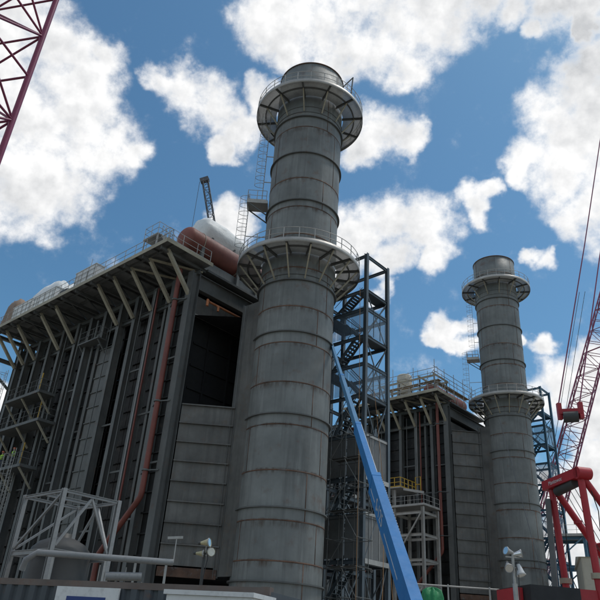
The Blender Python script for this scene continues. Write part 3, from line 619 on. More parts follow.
# ------------------------------------------------------------------ things on the far boiler's roof
sf = thing('scaffold', 'tube scaffold railing round the far boiler roof corner', 'scaffold', on2(0, 0, zp2), ROT)
pts = [(-20, -9.2), (-16.5, -9.2), (-13, -9.2), (-9.5, -9.2), (-6.0, -9.2), (-6.0, -6.5), (-6.0, -3.8), (-6.0, -1.1), (-6.0, 1.6)]
for x, y in pts: MB().tube((x, y, 0), (x, y, 4.2 + random.uniform(-0.3, 0.6)), 0.045, 6).build('pole', M_GALV, sf)
for i in range(9): MB().tube((-19.2 + i * 1.65, -8.3, 0), (-19.2 + i * 1.65, -8.3, 3.4 + random.uniform(-0.5, 0.8)), 0.035, 6).build('pole', M_GALV, sf)
for i in range(5): MB().tube((-6.8, -8 + i * 2.2, 0), (-6.8, -8 + i * 2.2, 3.4 + random.uniform(-0.5, 0.8)), 0.035, 6).build('pole', M_GALV, sf)
for i in range(4): MB().tube((-19.5 + i * 3.5, -9.25, 0.2), (-16.5 + i * 3.5, -9.25, 3.2), 0.035, 6).build('diagonal', M_GALV, sf)
for zz in (1.0, 1.6, 2.2, 2.8, 3.5):
    MB().tube((-20.4, -9.15, zz), (-5.6, -9.15, zz), 0.04, 6).build('ledger', M_GALV, sf); MB().tube((-5.95, -9.6, zz + 0.08), (-5.95, 2.2, zz + 0.08), 0.04, 6).build('ledger', M_GALV, sf)
for i in range(4): MB().box(-19 + i * 3.4, -15.8 + i * 3.4, -8.9, -8.0, 1.66 + 0.05 * (i % 2), 1.72 + 0.05 * (i % 2)).build('plank', M_WOOD, sf)
for i in range(3): MB().box(-6.9, -6.1, -9 + i * 3.3, -5.8 + i * 3.3, 1.72, 1.78).build('plank', M_WOOD, sf)
horiz_drum('brown steam drum behind scaffolding on the far boiler roof', -9.5, -4.6, 4.4, zp2 + 2.2, 1.1, M_DRUM, base=zp2, S0=1)
fr = thing('roof_frame', 'grey steel roof frame with planks under the far scaffold', 'frame', on2(-9, -6.5, zp2), ROT)
for x in (-7, -3.5, 0, 2.4):
    for y in (-1.8, 1.6): MB().bar((x, y, 0), (x, y, 2.6), 0.16, 0.16).build('post', M_STEEL, fr)
for y in (-1.8, 1.6): MB().bar((-7.3, y, 2.72), (2.7, y, 2.72), 0.2, 0.24).build('beam', M_TAN, fr)
for x in (-7, -3.5, 0, 2.4): MB().bar((x, -2.1, 2.95), (x, 1.9, 2.95), 0.16, 0.2).build('beam', M_TAN, fr)
bt = thing('water_tank', 'beige round tank behind the far boiler roof', 'tank', on2(-14.6, -3.6, zp2 - 0.3), ROT)
MB().lathe([(0.01, 0), (1.15, 0), (1.15, 6.0), (1.02, 6.2), (0.01, 6.3)], n=40, closed=False).build('shell', M_BEIGE, bt)
MB().lathe([(1.155, 5.2), (1.2, 5.2), (1.2, 5.3), (1.155, 5.3)], n=40).build('band', M_BEIGE, bt)
# access structure beside the far boiler, yellow rails on top
ap = thing('access_tower', 'grey steel access frame with yellow guard rails before the far boiler', 'tower', on2(-9.5, -9.5), ROT)
X0, X1, Y0, Y1 = -2.4, 1.9, -1.2, 2.4; zt = 21.3
for x in (X0, X1):
    for y in (Y0, Y1): MB().ibeam((x, y, 0.16), (x, y, zt if x < 0 else 18.9), 0.34, 0.34).build('column', M_GALV, ap)
for z in (5, 9.5, 12.5, 15.5, 18.2):
    for y in (Y0, Y1): MB().ibeam((X0 + 0.18, y, z), (X1 - 0.18, y, z), 0.34, 0.2).build('beam', M_GALV, ap)
    for x in (X0, X1): MB().ibeam((x, Y0 + 0.18, z), (x, Y1 - 0.18, z), 0.34, 0.2).build('beam', M_GALV, ap)
for z0, z1 in ((12.7, 18.0), (5.2, 9.3)): MB().bar((X0 + 0.2, Y0 - 0.2, z0), (X1 - 0.2, Y0 - 0.2, z1), 0.16, 0.16).build('diagonal', M_GALV, ap)
dk = MB().box(X0 - 2.6, X1 + 0.4, Y0 - 0.3, Y1 + 0.3, 19.0, 19.12).build('lower_deck', M_GALV, ap)
handrail(dk, [(X0 - 2.6, Y0 - 0.25, 19.12), (X1 + 0.35, Y0 - 0.25, 19.12), (X1 + 0.35, Y1, 19.12)], 1.2, 1.4)
dk2 = MB().box(X0 - 2.6, X0 + 1.2, Y0 - 0.3, Y1 + 0.3, 21.5, 21.62).build('upper_deck', M_GALV, ap)
handrail(dk2, [(X0 - 2.6, Y0 - 0.25, 21.62), (X0 + 1.15, Y0 - 0.25, 21.62), (X0 + 1.15, Y1, 21.62)], 1.25, 1.0, material=M_YELLOW, r=0.05)
mb = MB(); mb.path([(X0 + 1.2, Y1 - 0.2, 21.7), (X0 + 1.2, Y1 - 0.2, 23.6), (X0 + 2.0, Y1 - 0.2, 23.6), (X0 + 2.0, Y1 - 0.2, 21.7)], 0.07, 6, True); mb.path([(X0 + 1.2, Y1 - 0.2, 22.6), (X0 + 2.0, Y1 - 0.2, 22.6)], 0.07, 6); mb.build('yellow_gate', M_YELLOW, ap)
MB().bar((X0 + 1.5, Y0, 21.3), (X1 + 0.2, Y0, 20.6), 0.2, 0.3).build('sloping_beam', M_GALV, ap)

# ------------------------------------------------------------------ stair towers
def stair_tower(S0, Z, label, steel, mesh_lo, far=False):
    t = thing('stair_tower', label, 'stair tower', S0, ROT, 'steel stair towers beside the stacks')
    XA, XB, YA, YB = 3.0, -1.9, 5.55, 8.75
    H = Z(33.4); col = []
    for x in (XA, XB):
        for y in (YA, YB): MB().ibeam((x, y, 0.15), (x, y, H), 0.3, 0.3, up=(1,0,0)).build('column', steel, t)
    lev = [2.0, 7.7, 13.6, 20.2, 25.4, 29.8]; allz = [7.7, 10.9, 13.6, 17.0, 20.2, 22.9, 25.4, 28.0, 29.8, 33.3]
    for z in allz:
        zz = Z(z) - 0.16
        for x in (XA, XB): MB().ibeam((x, YA + 0.17, zz), (x, YB - 0.17, zz), 0.28, 0.16).build('beam', steel, t)
        for y in (YA, YB): MB().ibeam((XA - 0.17, y, zz), (XB + 0.17, y, zz), 0.28, 0.16).build('beam', steel, t)
    for a, b in zip([0.2] + allz[::2], allz[::2]):
        za, zb = (Z(a) if a > 1 else a), Z(b)
        MB().bar((XA, YA + 0.2, za), (XA, YB - 0.2, zb - 0.3), 0.08, 0.08).build('diagonal', steel, t); MB().bar((XA - 0.09, YB - 0.2, za), (XA - 0.09, YA + 0.2, zb - 0.3), 0.08, 0.08).build('diagonal', steel, t)
        MB().bar((XA - 0.2, YB, za), (XB + 0.2, YB, zb - 0.3), 0.08, 0.08).build('diagonal', steel, t); MB().bar((XB + 0.2, YB + 0.09, za), (XA - 0.2, YB + 0.09, zb - 0.3), 0.08, 0.08).build('diagonal', steel, t)
        MB().bar((XB, YA + 0.2, za), (XB, YB - 0.2, zb - 0.3), 0.08, 0.08).build('diagonal', steel, t)
    for i, z in enumerate(lev):
        zz = Z(z)
        d = MB().box(XA - 1.3, XA - 0.02, YA + 0.02, YB - 0.02, zz, zz + 0.06).build('landing', steel, t)
        d2 = MB().box(XB + 0.02, XB + 1.2, YA + 0.02, YB - 0.02, zz + 2.6, zz + 2.66).build('landing', steel, t) if i < 5 else None
        if i < 5:
            zm = zz + 2.66; zn = Z(lev[i + 1])
            for (x0, z0, x1, z1, y) in ((XA - 1.3, zz + 0.06, XB + 1.2, zm, YB - 0.75), (XB + 1.2, zm, XA - 1.3, zn + 0.06, YA + 0.75)):
                f = MB(); f.bar((x0, y - 0.45, z0), (x1, y - 0.45, z1), 0.05, 0.26); f.bar((x0, y + 0.45, z0), (x1, y + 0.45, z1), 0.05, 0.26)
                fo = f.build('stair_flight', steel, t); n = 11
                for k in range(1, n):
                    x, z_ = x0 + (x1 - x0) * k / n, z0 + (z1 - z0) * k / n
                    MB().box(x - 0.14, x + 0.14, y - 0.42, y + 0.42, z_ - 0.02, z_ + 0.02).build('tread', steel, fo)
                for yy in (y - 0.45, y + 0.45): MB().path([(x0, yy, z0 + 1.0), (x1, yy, z1 + 1.0)], 0.03, 6).build('handrail', steel, fo)
        lo = z in mesh_lo
        h = 2.75 if not lo else 3.1
        if 7 < z < 28:
            for k, (ya, yb) in enumerate(((YA + 0.18, YA + 1.1), (YA + 1.13, YA + 2.05), (YA + 2.08, YB - 0.18))):
                MB().box(XA - 0.02, XA + 0.02, ya, yb, zz + 0.1, zz + h).build('guard_panel', M_MESHG if lo else M_MESH, t)
            for y in (YA + 1.115, YA + 2.065): MB().bar((XA + 0.03, y, zz + 0.1), (XA + 0.03, y, zz + h), 0.05, 0.05).build('panel_strip', M_GALV if lo else steel, t)
            for k in range(3):
                xa = XA - 0.2 - k * 1.5; MB().box(xa - 1.42, xa, YA - 0.02, YA + 0.02, zz + 0.1, zz + h).build('guard_panel', M_MESHG if lo else M_MESH, t)
            if lo: MB().bar((XA + 0.05, YA + 0.1, zz + h + 0.1), (XA + 0.05, YB - 0.1, zz + h + 0.1), 0.06, 0.2).build('panel_cap', M_GALV, t); MB().bar((XA + 0.17, YA + 0.1, zz - 0.1), (XA + 0.17, YB - 0.1, zz - 0.1), 0.04, 0.34).build('panel_cap', M_GALV, t)
    # gangway onto the ring platform
    MB().box(-0.6, 0.8, 4.6, YA - 0.02, Z(29.8) - 0.1, Z(29.8) - 0.02).build('gangway', M_GALV, t)
    return t
stair_tower(S1, Z1, 'blue-grey steel stair tower right of the nearer stack', M_BLUESTEEL, (7.7, 13.6))
stair_tower(S2, Z2, 'blue steel stair tower right of the farther stack', M_BLUE2, (), True)

# pipe rack with dark steel behind the near stair tower
pr = thing('pipe_rack', 'dark multi-level steel pipe rack behind the near stair tower', 'pipe rack', S1, ROT)
rx = [-2.4, -5.4, -8.4]; ry = [10.2, 14.5]
for x in rx:
    for y in ry: MB().ibeam((x, y, 0.15), (x, y, 20.5), 0.32, 0.32, up=(1,0,0)).build('column', M_BLUESTEEL, pr)
for z in (4.5, 7.6, 10.6, 13.4, 16.2, 19.2):
    for y in ry: MB().ibeam((rx[0] - 0.2, y, z), (rx[-1] + 0.2, y, z), 0.32, 0.2).build('beam', M_BLUESTEEL, pr)
    for x in rx: MB().ibeam((x, ry[0] + 0.2, z), (x, ry[1] - 0.2, z), 0.32, 0.2).build('beam', M_BLUESTEEL, pr)
    for k in range(4):
        y = ry[0] + 0.7 + k * 0.95; r = random.choice((0.1, 0.16, 0.24)); MB().path([(-1.6 - random.random() * 2, y, z + 0.2 + r), (-9.0, y, z + 0.2 + r)], r, 10).build('pipe', random.choice((M_STEEL, M_GALV, M_TANK, M_OXIDE)), pr)
for a, b in ((0.3, 4.3), (4.7, 10.4), (10.8, 16.0)):
    MB().bar((rx[0], ry[0] + 0.2, a), (rx[0], ry[1] - 0.2, b), 0.12, 0.12).build('diagonal', M_BLUESTEEL, pr)
    MB().bar((rx[0] - 0.2, ry[0] - 0.1, b), (rx[1] + 0.2, ry[0] - 0.1, a), 0.12, 0.12).build('diagonal', M_BLUESTEEL, pr)
for x, y, z in ((-2.8, 10.1, 9), (-4, 10.0, 12), (-6, 9.9, 15)):
    MB().path([(x, y, z), (x, y, z + 4), (x - 0.3, y, z + 4.4), (x - 2, y, z + 4.4)], 0.12, 10).build('pipe', M_GALV, pr)
pr2 = thing('pipe_rack', 'dark steel support frame between the stack and its stair tower', 'pipe rack', S1, ROT)
for x, y in ((-3.2, 4.6), (-3.2, 8.8), (-8.2, 6.4), (-8.2, 9.2)):
    MB().ibeam((x, y, 0.15), (x, y, 26.5), 0.36, 0.36, up=(1,0,0)).build('column', M_BLUESTEEL, pr2)
for z in (3.5, 6.5, 9.6, 12.4, 15.5, 18.6, 21.4, 24.2, 26.3):
    MB().ibeam((-3.2, 4.8, z), (-3.2, 8.6, z), 0.34, 0.2).build('beam', M_BLUESTEEL, pr2); MB().ibeam((-3.4, 8.8, z), (-8.0, 9.2, z), 0.34, 0.2).build('beam', M_BLUESTEEL, pr2)
    MB().ibeam((-3.4, 4.7, z + 0.4), (-8.0, 6.4, z + 0.4), 0.3, 0.2).build('beam', M_BLUESTEEL, pr2)
    MB().bar((-3.2, 4.8, z - 2.6), (-3.2, 8.6, z - 0.2), 0.1, 0.1).build('diagonal', M_BLUESTEEL, pr2)
sc = thing('scaffold', 'dense tube scaffold low between the nearer stack and its stair tower', 'scaffold', on1(2.6, 4.3), ROT)
for x in (-1.4, 0.0, 1.3):
    for y in (-0.5, 0.75): MB().tube((x, y, 0.15), (x, y, 16.5 + 2.2 * (x < 0)), 0.032, 6).build('pole', M_STEEL, sc)
for k in range(9):
    z = 1.2 + k * 1.9
    for y in (-0.5, 0.75): MB().tube((-1.7, y + 0.07, z), (1.6, y + 0.07, z), 0.028, 6).build('ledger', M_STEEL, sc)
    for x in (-1.4, 0.0, 1.3): MB().tube((x + 0.07, -0.8, z + 0.08), (x + 0.07, 1.05, z + 0.08), 0.028, 6).build('ledger', M_STEEL, sc)
    if k % 2: MB().box(-1.5, 1.4, -0.4, 0.65, z + 0.14, z + 0.18).build('plank', M_TANK, sc)
    MB().tube((-1.4 if k % 2 else 1.3, -0.6, z), (0.0, -0.6, z + 1.9), 0.028, 6).build('diagonal', M_STEEL, sc)
# suspended ropes by the near stack
for k, (a, b, lab) in enumerate([((5.3, 1.6, 27.3), (5.3, 1.8, 0.2), 'orange rope hanging straight down right of the nearer stack'), ((4.2, 5.2, 20.0), (6.8, 4.4, 0.2), 'orange rope slanting down across the near stair tower, right one'), ((4.4, 6.2, 12.5), (7.4, 1.4, 0.2), 'orange rope slanting left down in front of the near stair tower')]):
    o = MB().path([on1(*a), on1(*[(p + q) / 2 for p, q in zip(a, b)]) + Vector((0.1, 0, -0.15)), on1(*b)], 0.02, 6).build('tag_line', M_ROPE); tag(o, lab, 'rope', 'orange ropes by the stack')

# ------------------------------------------------------------------ blue boom lift
P0 = pol(10.75, 21.6, 2.9); PT = pol(2.55, 54.0, 28.6)
bl = thing('boom_lift', 'blue telescopic boom lift reaching up beside the nearer stack', 'boom lift', (P0.x, P0.y, 0))
O = Vector((P0.x, P0.y, 0)); q0 = P0 - O; qt = PT - O; bd = (qt - q0).normalized(); BL = (qt - q0).length
hd = Vector((bd.x, bd.y, 0)).normalized(); sd = Vector((hd.y, -hd.x, 0)); bu = sd.cross(bd).normalized()
def sec(a, b, w, h, name, material): return MB().bar(q0 + bd * a, q0 + bd * b, w, h, up=bu).build(name, material, bl)
s1_ = sec(-0.6, 8.6, 0.37, 0.92, 'boom_base_section', M_LIFT)
s2_ = sec(8.6, 15.0, 0.27, 0.62, 'boom_middle_section', M_LIFT)
s3_ = sec(15.0, 24.0, 0.21, 0.46, 'boom_outer_section', M_LIFT2)
s4_ = sec(24.0, BL, 0.17, 0.34, 'boom_fly_section', M_LIFT2)
for d_, w_, h_ in ((8.58, 0.395, 0.945), (14.98, 0.295, 0.645), (23.98, 0.235, 0.485)): sec(d_ - 0.3, d_, w_, h_, 'boom_collar', M_LIFT)
# hose carrier on the right edge with its links
hc = MB().bar(q0 + bd * 8.7 + sd * 0.16 + bu * 0.24, q0 + bd * 15 + sd * 0.16 + bu * 0.24, 0.03, 0.07, up=bu).build('hose_carrier', M_WHITE, bl)
for i in range(46):
    c = q0 + bd * (3.9 + i * 0.1 * (1 if i < 46 else 1)) + sd * 0.215 + bu * 0.34; MB().bar(c, c + bd * 0.05, 0.05, 0.08, up=bu).build('hose_link', M_BLACK if i % 2 else M_GALV, bl)
for a, b in ((1.8, 4.6), (7.0, 8.2)): MB().bar(q0 + bd * a - sd * 0.188 + bu * -0.12, q0 + bd * b - sd * 0.188 + bu * -0.12, 0.006, 0.05, up=bu).build('side_stripe', M_WHITE, bl)
# S-125 lettering on the left side of the base section
fc = bpy.data.curves.new('lift_number', 'FONT'); fc.body = 'S-125'; fc.size = 0.7; fc.extrude = 0.003; fc.align_x = 'CENTER'; fc.align_y = 'CENTER'
fo = bpy.data.objects.new('lift_number', fc); COL.objects.link(fo); fo.data.materials.append(M_WHITE)
tm = Matrix((-bd, -bu, -sd)).transposed().to_4x4()
if tm.to_3x3().determinant() < 0: tm = Matrix((-bd, bu, -sd)).transposed().to_4x4()
tm.translation = q0 + bd * 5.9 - sd * 0.192; fo.matrix_world = tm; fo.parent = bl; fo.matrix_parent_inverse = Matrix()
fo.matrix_basis = tm
fo = text_mesh(fo)
# machine
back = -hd
MB().bar(q0 - bd * 0.5 - bu * 0.1 - sd * 0.0, q0 + bd * 0.6 + Vector((0,0,-1.0)), 0.8, 0.9).build('boom_knuckle', M_LIFT, bl)
def obox(c, lx, ly, z0, z1): 
    return [tuple(Vector((c.x, c.y, 0)) + hd * a * lx / 2 + sd * b * ly / 2 + Vector((0,0,z))) for z in (z0, z1) for a, b in ((-1,1),(1,1),(1,-1),(-1,-1))]
MB().box8(obox(hd * 1.2, 4.6, 2.4, 1.25, 2.3)).build('turntable', M_LIFT, bl)
MB().box8(obox(hd * 1.4, 5.2, 2.0, 0.55, 1.2)).build('chassis', M_TANK, bl)
for a in (-1.0, 3.8):
    for b in (-1.25, 1.25):
        c = hd * a + sd * b + Vector((0,0,0.55)); MB().tube(c - sd * 0.22, c + sd * 0.22, 0.55, 24).build('wheel', M_BLACK, bl)
bk = MB(); c = qt
for a in (0.1, 1.0):
    for b in (-1.1, 1.1):
        for z in (-0.3, 0.8): pass
for z in (-0.3, 0.25, 0.8): bk.path([c + hd * 0.1 - sd * 1.1 + Vector((0,0,z)), c + hd * 1.0 - sd * 1.1 + Vector((0,0,z)), c + hd * 1.0 + sd * 1.1 + Vector((0,0,z)), c + hd * 0.1 + sd * 1.1 + Vector((0,0,z))], 0.03, 6, True)
for a in (0.1, 1.0):
    for b in (-1.1, 0, 1.1): bk.tube(c + hd * a + sd * b + Vector((0,0,-0.3)), c + hd * a + sd * b + Vector((0,0,0.8)), 0.03, 6)
bk.build('basket', M_LIFT2, bl)

# ------------------------------------------------------------------ container, sign, cabinet
CE = Vector((-0.16, 11.78, 0)); cd = Vector((-5.28, 2.1, 0)).normalized(); cn = Vector((cd.y, -cd.x, 0))
if cn.y > 0: cn = -cn
ca = math.atan2(-cd.y, -cd.x)
co = thing('shipping_container', 'dark blue-grey corrugated shipping container along the bottom left edge', 'container', CE, ca)
L, W, Hc = 12.19, 2.44, 2.59          # local: x from -L to 0, near face at y = 0, far at W
vs = []; x = -L + 0.16; prof = []
while x < -0.2:
    prof += [(x, 0.056), (x + 0.075, 0.056), (x + 0.115, 0.004), (x + 0.24, 0.004)]; x += 0.28
for px, py in prof: vs += [(px, py, 0.16), (px, py, Hc - 0.11)]
k = len(prof); MB().add(vs, [(2*i, 2*i+2, 2*i+3, 2*i+1) for i in range(k-1)]).build('corrugated_side', M_CONT, co)
MB().box(-L, 0, 0.06, W, 0.15, Hc - 0.06).build('shell', M_CONT, co)
MB().box(-L + 0.16, -0.16, 0.0, 0.06, Hc - 0.11, Hc).build('top_rail', M_CONTRAIL, co); MB().box(-L + 0.16, -0.16, 0.0, 0.06, 0.0, 0.16).build('bottom_rail', M_CONTRAIL, co)
for xx in (-L, -0.16):
    MB().box(xx + 0.002, xx + 0.158, 0.002, 0.12, 0.0, Hc - 0.12).build('corner_post', M_CONT, co); MB().box(xx, xx + 0.16, -0.004, 0.17, Hc - 0.118, Hc + 0.01).build('corner_casting', M_CONTRAIL, co)
def on_c(x, y, z=0): return CE + Vector((math.cos(ca) * x - math.sin(ca) * y, math.sin(ca) * x + math.cos(ca) * y, z))
sg = thing('notice_board', 'white notice board with dark blue panel on the container side', 'sign', on_c(-3.55, -0.045, 1.35), ca)
MB().box(-0.68, 0.68, -0.02, 0.02, 0.0, 1.13).build('board', M_WHITE, sg)
MB().box(-0.42, 0.42, -0.028, -0.022, 0.2, 0.97).build('blue_panel', M_SIGNBLUE, sg)
cb = thing('site_cabinet', 'white cabinet standing before the right end of the container', 'cabinet', on_c(-0.62, -0.55, 0), ca)
MB().box(-0.74, 0.74, -0.42, 0.42, 0.12, 2.36).build('body', M_WHITE, cb); MB().box(-0.78, 0.78, -0.46, 0.46, 2.362, 2.43).build('lid', M_WHITE, cb); MB().box(-0.70, 0.70, -0.38, 0.38, 0, 0.12).build('plinth', M_TANK, cb)

# ------------------------------------------------------------------ framed tank skid and pipe behind the container
B0 = pol(-18.27, 25.0)
sk = thing('tank_skid', 'white steel lifting frame around a dark round tank behind the container', 'tank', B0, ROT)
LX, LY, zt, zm = 2.75, 2.3, 6.25, 4.25         # local: corner B at 0,0; frame runs to -x and +y
mb = MB()
for x in (0, -LX):
    for y in (0, LY): MB().ibeam((x, y, 0.0), (x, y, zt), 0.15, 0.15, up=(1,0,0)).build('post', M_PALE, sk)
for z, w_ in ((zt, 0.11), (zm, 0.16)):
    for y in (0, LY): MB().ibeam((-0.1, y, z - 0.08), (-LX + 0.1, y, z - 0.08), w_, 0.09).build('rail', M_PALE, sk)
    for x in (0, -LX): MB().ibeam((x, 0.1, z - 0.08), (x, LY - 0.1, z - 0.08), w_, 0.09).build('rail', M_PALE, sk)
MB().ibeam((-LX / 2, 0.1, zt - 0.08), (-LX / 2, LY - 0.1, zt - 0.08), 0.12, 0.1).build('rail', M_PALE, sk)
for p, q in (((-LX + .1, -0.0, zm + .1), (-0.1, 0, zt - .15)), ((0, 0.1, zm + .1), (0, LY / 2, zt - .15)), ((0, LY - .1, zm + .1), (0, LY / 2, zt - .15)), ((-LX, .1, zm + .1), (-LX, LY - .1, zt - .15)), ((-LX + .1, LY, zm + .1), (-LX / 2, LY, zt - .15)), ((-.1, LY, zm + .1), (-LX / 2, LY, zt - .15))):
    MB().bar(p, q, 0.075, 0.075).build('diagonal', M_PALE, sk)
MB().lathe([(1.1, 0.4), (1.1, 4.15), (1.02, 4.4), (0.8, 4.62), (0.45, 4.78), (0.28, 4.8), (0.28, 4.95), (0.01, 4.95)], (-LX / 2, LY / 2), 40, closed=False).build('tank', M_TANK, sk)
for z in (1.4, 2.9): MB().lathe([(1.1, z - 0.04), (1.15, z - 0.04), (1.15, z + 0.04), (1.1, z + 0.04)], (-LX / 2, LY / 2), 40).build('tank_band', M_TANK, sk)
pp = thing('white_pipe', 'white horizontal pipe on stanchions in front of the tank frame', 'pipe', (0,0,0))
pa, pb = pol(-19.2, 23.6, 3.93), pol(-8.75, 23.4, 4.0)
MB().path([pol(-20.0, 23.9, 3.4), pol(-19.9, 23.8, 3.7), pa, pb], 0.1, 12).build('pipe', M_PALE, pp)
for t_ in (0.12, 0.5, 0.72, 0.95):
    p = pa.lerp(pb, t_); MB().bar((p.x, p.y, 0), (p.x, p.y, p.z - 0.1), 0.07, 0.07).build('stanchion', M_GALV, pp)
MB().path([pa.lerp(pb, 0.52) - Vector((0,0,0.55)), pa.lerp(pb, 0.78) - Vector((0,0,0.5))], 0.13, 12).build('short_pipe', M_PALE, pp)
for i in range(6):
    p = pa.lerp(pb, 0.45 + i * 0.065); MB().bar((p.x, p.y + 0.25, 0), (p.x, p.y + 0.25, 3.75 - 0.2 * (i % 3)), 0.03, 0.03).build('rod', M_GALV, pp)
p = pb; MB().bar((p.x - 0.3, p.y, p.z + 0.75), (p.x + 0.2, p.y, p.z + 0.8), 0.06, 0.08).build('arm', M_GALV, pp); MB().bar((p.x, p.y, p.z), (p.x, p.y, p.z + 0.8), 0.03, 0.03).build('arm_post', M_GALV, pp)

# ------------------------------------------------------------------ light towers
def lamp(parent, c, d, r, l, mh, mr):
    c, d = V3(c), V3(d).normalized(); e = MB(); e.tube(c, c + d * l, r * 0.55, 18, r2=r, cap=False); e.tube(c - d * 0.1, c, r * 0.35, 12, r2=r * 0.55); o = e.build('lamp_head', mh, parent)
    MB().tube(c + d * (l - 0.02), c + d * (l - 0.01), r * 0.94, 18).build('lens', mr, o); return o
def lamp2(parent, c, d, r, l, mh, mr):
    o = lamp(parent, c, d, r, l, mh, mr); c, d = V3(c), V3(d).normalized()
    MB().tube(c + d * (l - 0.035), c + d * (l + 0.004), r * 1.06, 18, cap=False).build('bezel', M_GALV, o)
    MB().tube(c - d * 0.16, c - d * 0.09, r * 0.42, 12).build('socket', M_TANK, o); return o
p = pol(-6.35, 20.5)
lt = thing('light_tower', 'light pole with yellowish floodlights behind the container', 'light tower', p)
MB().tube((0, 0, 0), (0, 0, 4.05), 0.04, 10).build('mast', M_TANK, lt); MB().bar((-0.14, 0, 3.98), (0.14, 0, 3.98), 0.035, 0.035).build('cross_arm', M_GALV, lt); MB().bar((0.03, 0, 4.05), (0.03, 0, 4.3), 0.03, 0.03).build('stub', M_GALV, lt)
lamp2(lt, (-0.06, 0, 4.32), (1, -0.35, 0.1), 0.12, 0.2, M_LAMP, M_CHROME); lamp2(lt, (-0.16, 0, 4.02), (1, -0.3, 0), 0.10, 0.17, M_LAMP, M_CHROME); lamp2(lt, (0.12, -0.02, 4.08), (0.6, -1, -0.1), 0.12, 0.19, M_LAMP, M_CHROME)
MB().box(-0.5, 0.5, -0.5, 0.5, 0, 0.9).build('base', M_TANK, lt)
MB().path([(0.05, -0.05, 4.2), (0.12, -0.06, 3.9), (0.05, -0.06, 3.4), (0.05, -0.06, 1.0)], 0.012, 6).build('cable', M_BLACK, lt)
p = pol(18.5, 22.5)
lt = thing('light_tower', 'pole with four bare metal floodlights before the farther stack', 'light tower', p)
MB().tube((0, 0, 0), (0, 0, 3.9), 0.075, 12).build('mast', M_GALV, lt); MB().tube((0, 0, 3.9), (0, 0, 4.75), 0.045, 12).build('mast', M_GALV, lt)
MB().bar((-0.22, 0, 4.66), (0.22, 0, 4.66), 0.04, 0.04).build('cross_arm', M_GALV, lt); MB().bar((-0.22, 0, 4.36), (0.22, 0, 4.36), 0.035, 0.035).build('cross_arm', M_GALV, lt)
lamp2(lt, (-0.05, 0, 4.8), (-1, -0.4, 0.2), 0.12, 0.2, M_GALV, M_CHROME); lamp2(lt, (0.08, 0, 4.74), (1, -0.3, 0.2), 0.12, 0.21, M_CHROME, M_CHROME)
lamp2(lt, (-0.17, 0, 4.42), (-0.1, -0.9, -0.6), 0.13, 0.22, M_GALV, M_CHROME); lamp2(lt, (0.17, 0, 4.38), (0.12, -0.3, -1), 0.14, 0.26, M_WHITE, M_CHROME)
MB().path([(0.04, -0.06, 4.5), (0.12, -0.08, 4.2), (0.08, -0.09, 3.6), (0.09, -0.09, 1.2)], 0.012, 6).build('cable', M_BLACK, lt)
MB().box(-0.6, 0.6, -0.4, 0.4, 0, 1.0).build('base', M_YELLOW, lt)

# ------------------------------------------------------------------ red crawler crane in front of the far stack
TL, TR = pol(22.0, 38.0, 10.55), pol(24.3, 35.6, 10.5)
lat = Vector((TR.x - TL.x, TR.y - TL.y, 0)).normalized(); fwd = Vector((-lat.y, lat.x, 0))
if fwd.x < 0: fwd = -fwd
mid = (TL + TR) / 2; CO = Vector((mid.x, mid.y, 0))
cr = thing('crawler_crane', 'red crawler crane upperworks with tall gantry at the right edge', 'crane', CO)
GW = (TR - TL).length / 2; GH = 10.5
def cp(f, l, z): return fwd * f + lat * l + Vector((0,0,z))
MB().bar(cp(0, -GW - 0.45, GH - 0.1), cp(0, GW + 0.2, GH - 0.1), 0.6, 0.48).build('gantry_head', M_RED, cr)
MB().tube(cp(-0.3, GW + 0.15, GH - 0.12), cp(0.42, GW + 0.15, GH - 0.12), 0.3, 20).build('gantry_head_end', M_RED, cr)
MB().tube(cp(0, -0.9, GH - 0.55), cp(0, 0.9, GH - 0.45), 0.24, 20).build('sheave_cluster', M_TANK, cr)
fg = bpy.data.curves.new('maker_lettering', 'FONT'); fg.body = 'Manitowoc'; fg.size = 0.3; fg.extrude = 0.003; fg.align_x = 'CENTER'; fg.align_y = 'CENTER'; fg.materials.append(M_WHITE)
go = bpy.data.objects.new('maker_lettering', fg); COL.objects.link(go)
tm = Matrix((lat, Vector((0,0,1)), lat.cross(Vector((0,0,1))))).transposed().to_4x4(); nrm = lat.cross(Vector((0,0,1)))
tm.translation = cp(0, -GW * 0.35, GH - 0.12) + nrm * 0.305; go.parent = cr; go.matrix_basis = tm
go = text_mesh(go)
for sgn in (-1, 1):
    l = sgn * GW
    MB().tube(cp(0, l, GH - 0.35), cp(0.2, l, 3.6), 0.17, 18).build('gantry_rear_leg', M_RED, cr)
    MB().tube(cp(0.15, l * 0.98, GH - 0.3), cp(4.6, l * 0.95, 3.7), 0.17, 18).build('gantry_front_leg', M_RED, cr)
    MB().tube(cp(0.17, l, 5.5), cp(0.17, l, 5.75), 0.3, 12).build('leg_collar', M_TAN, cr)
MB().tube(cp(2.05, -GW, 7.4), cp(2.05, GW, 7.4), 0.17, 18).build('gantry_cross_beam', M_RED, cr)
for sgn in (-1, 1):
    for t_ in (0.25, 0.6, 0.85):
        a_ = cp(0.15, sgn * GW * 0.98, GH - 0.3).lerp(cp(4.6, sgn * GW * 0.95, 3.7), t_); MB().tube(a_ - Vector((0,0,0.08)), a_ + Vector((0,0,0.08)), 0.22, 14).build('pin_collar', M_RED, cr)
    MB().path([cp(0.3, sgn * GW, GH - 0.2), cp(0.6, sgn * GW * 1.1, 8.6), cp(0.5, sgn * GW * 1.05, 6.0), cp(0.9, sgn * GW, 4.9)], 0.025, 6).build('hydraulic_hose', M_BLACK, cr)
MB().bar(cp(2.0, 0.3, 7.65), cp(2.6, 0.6, 7.95), 0.9, 0.5).build('beam_winch_box', M_GALV, cr)
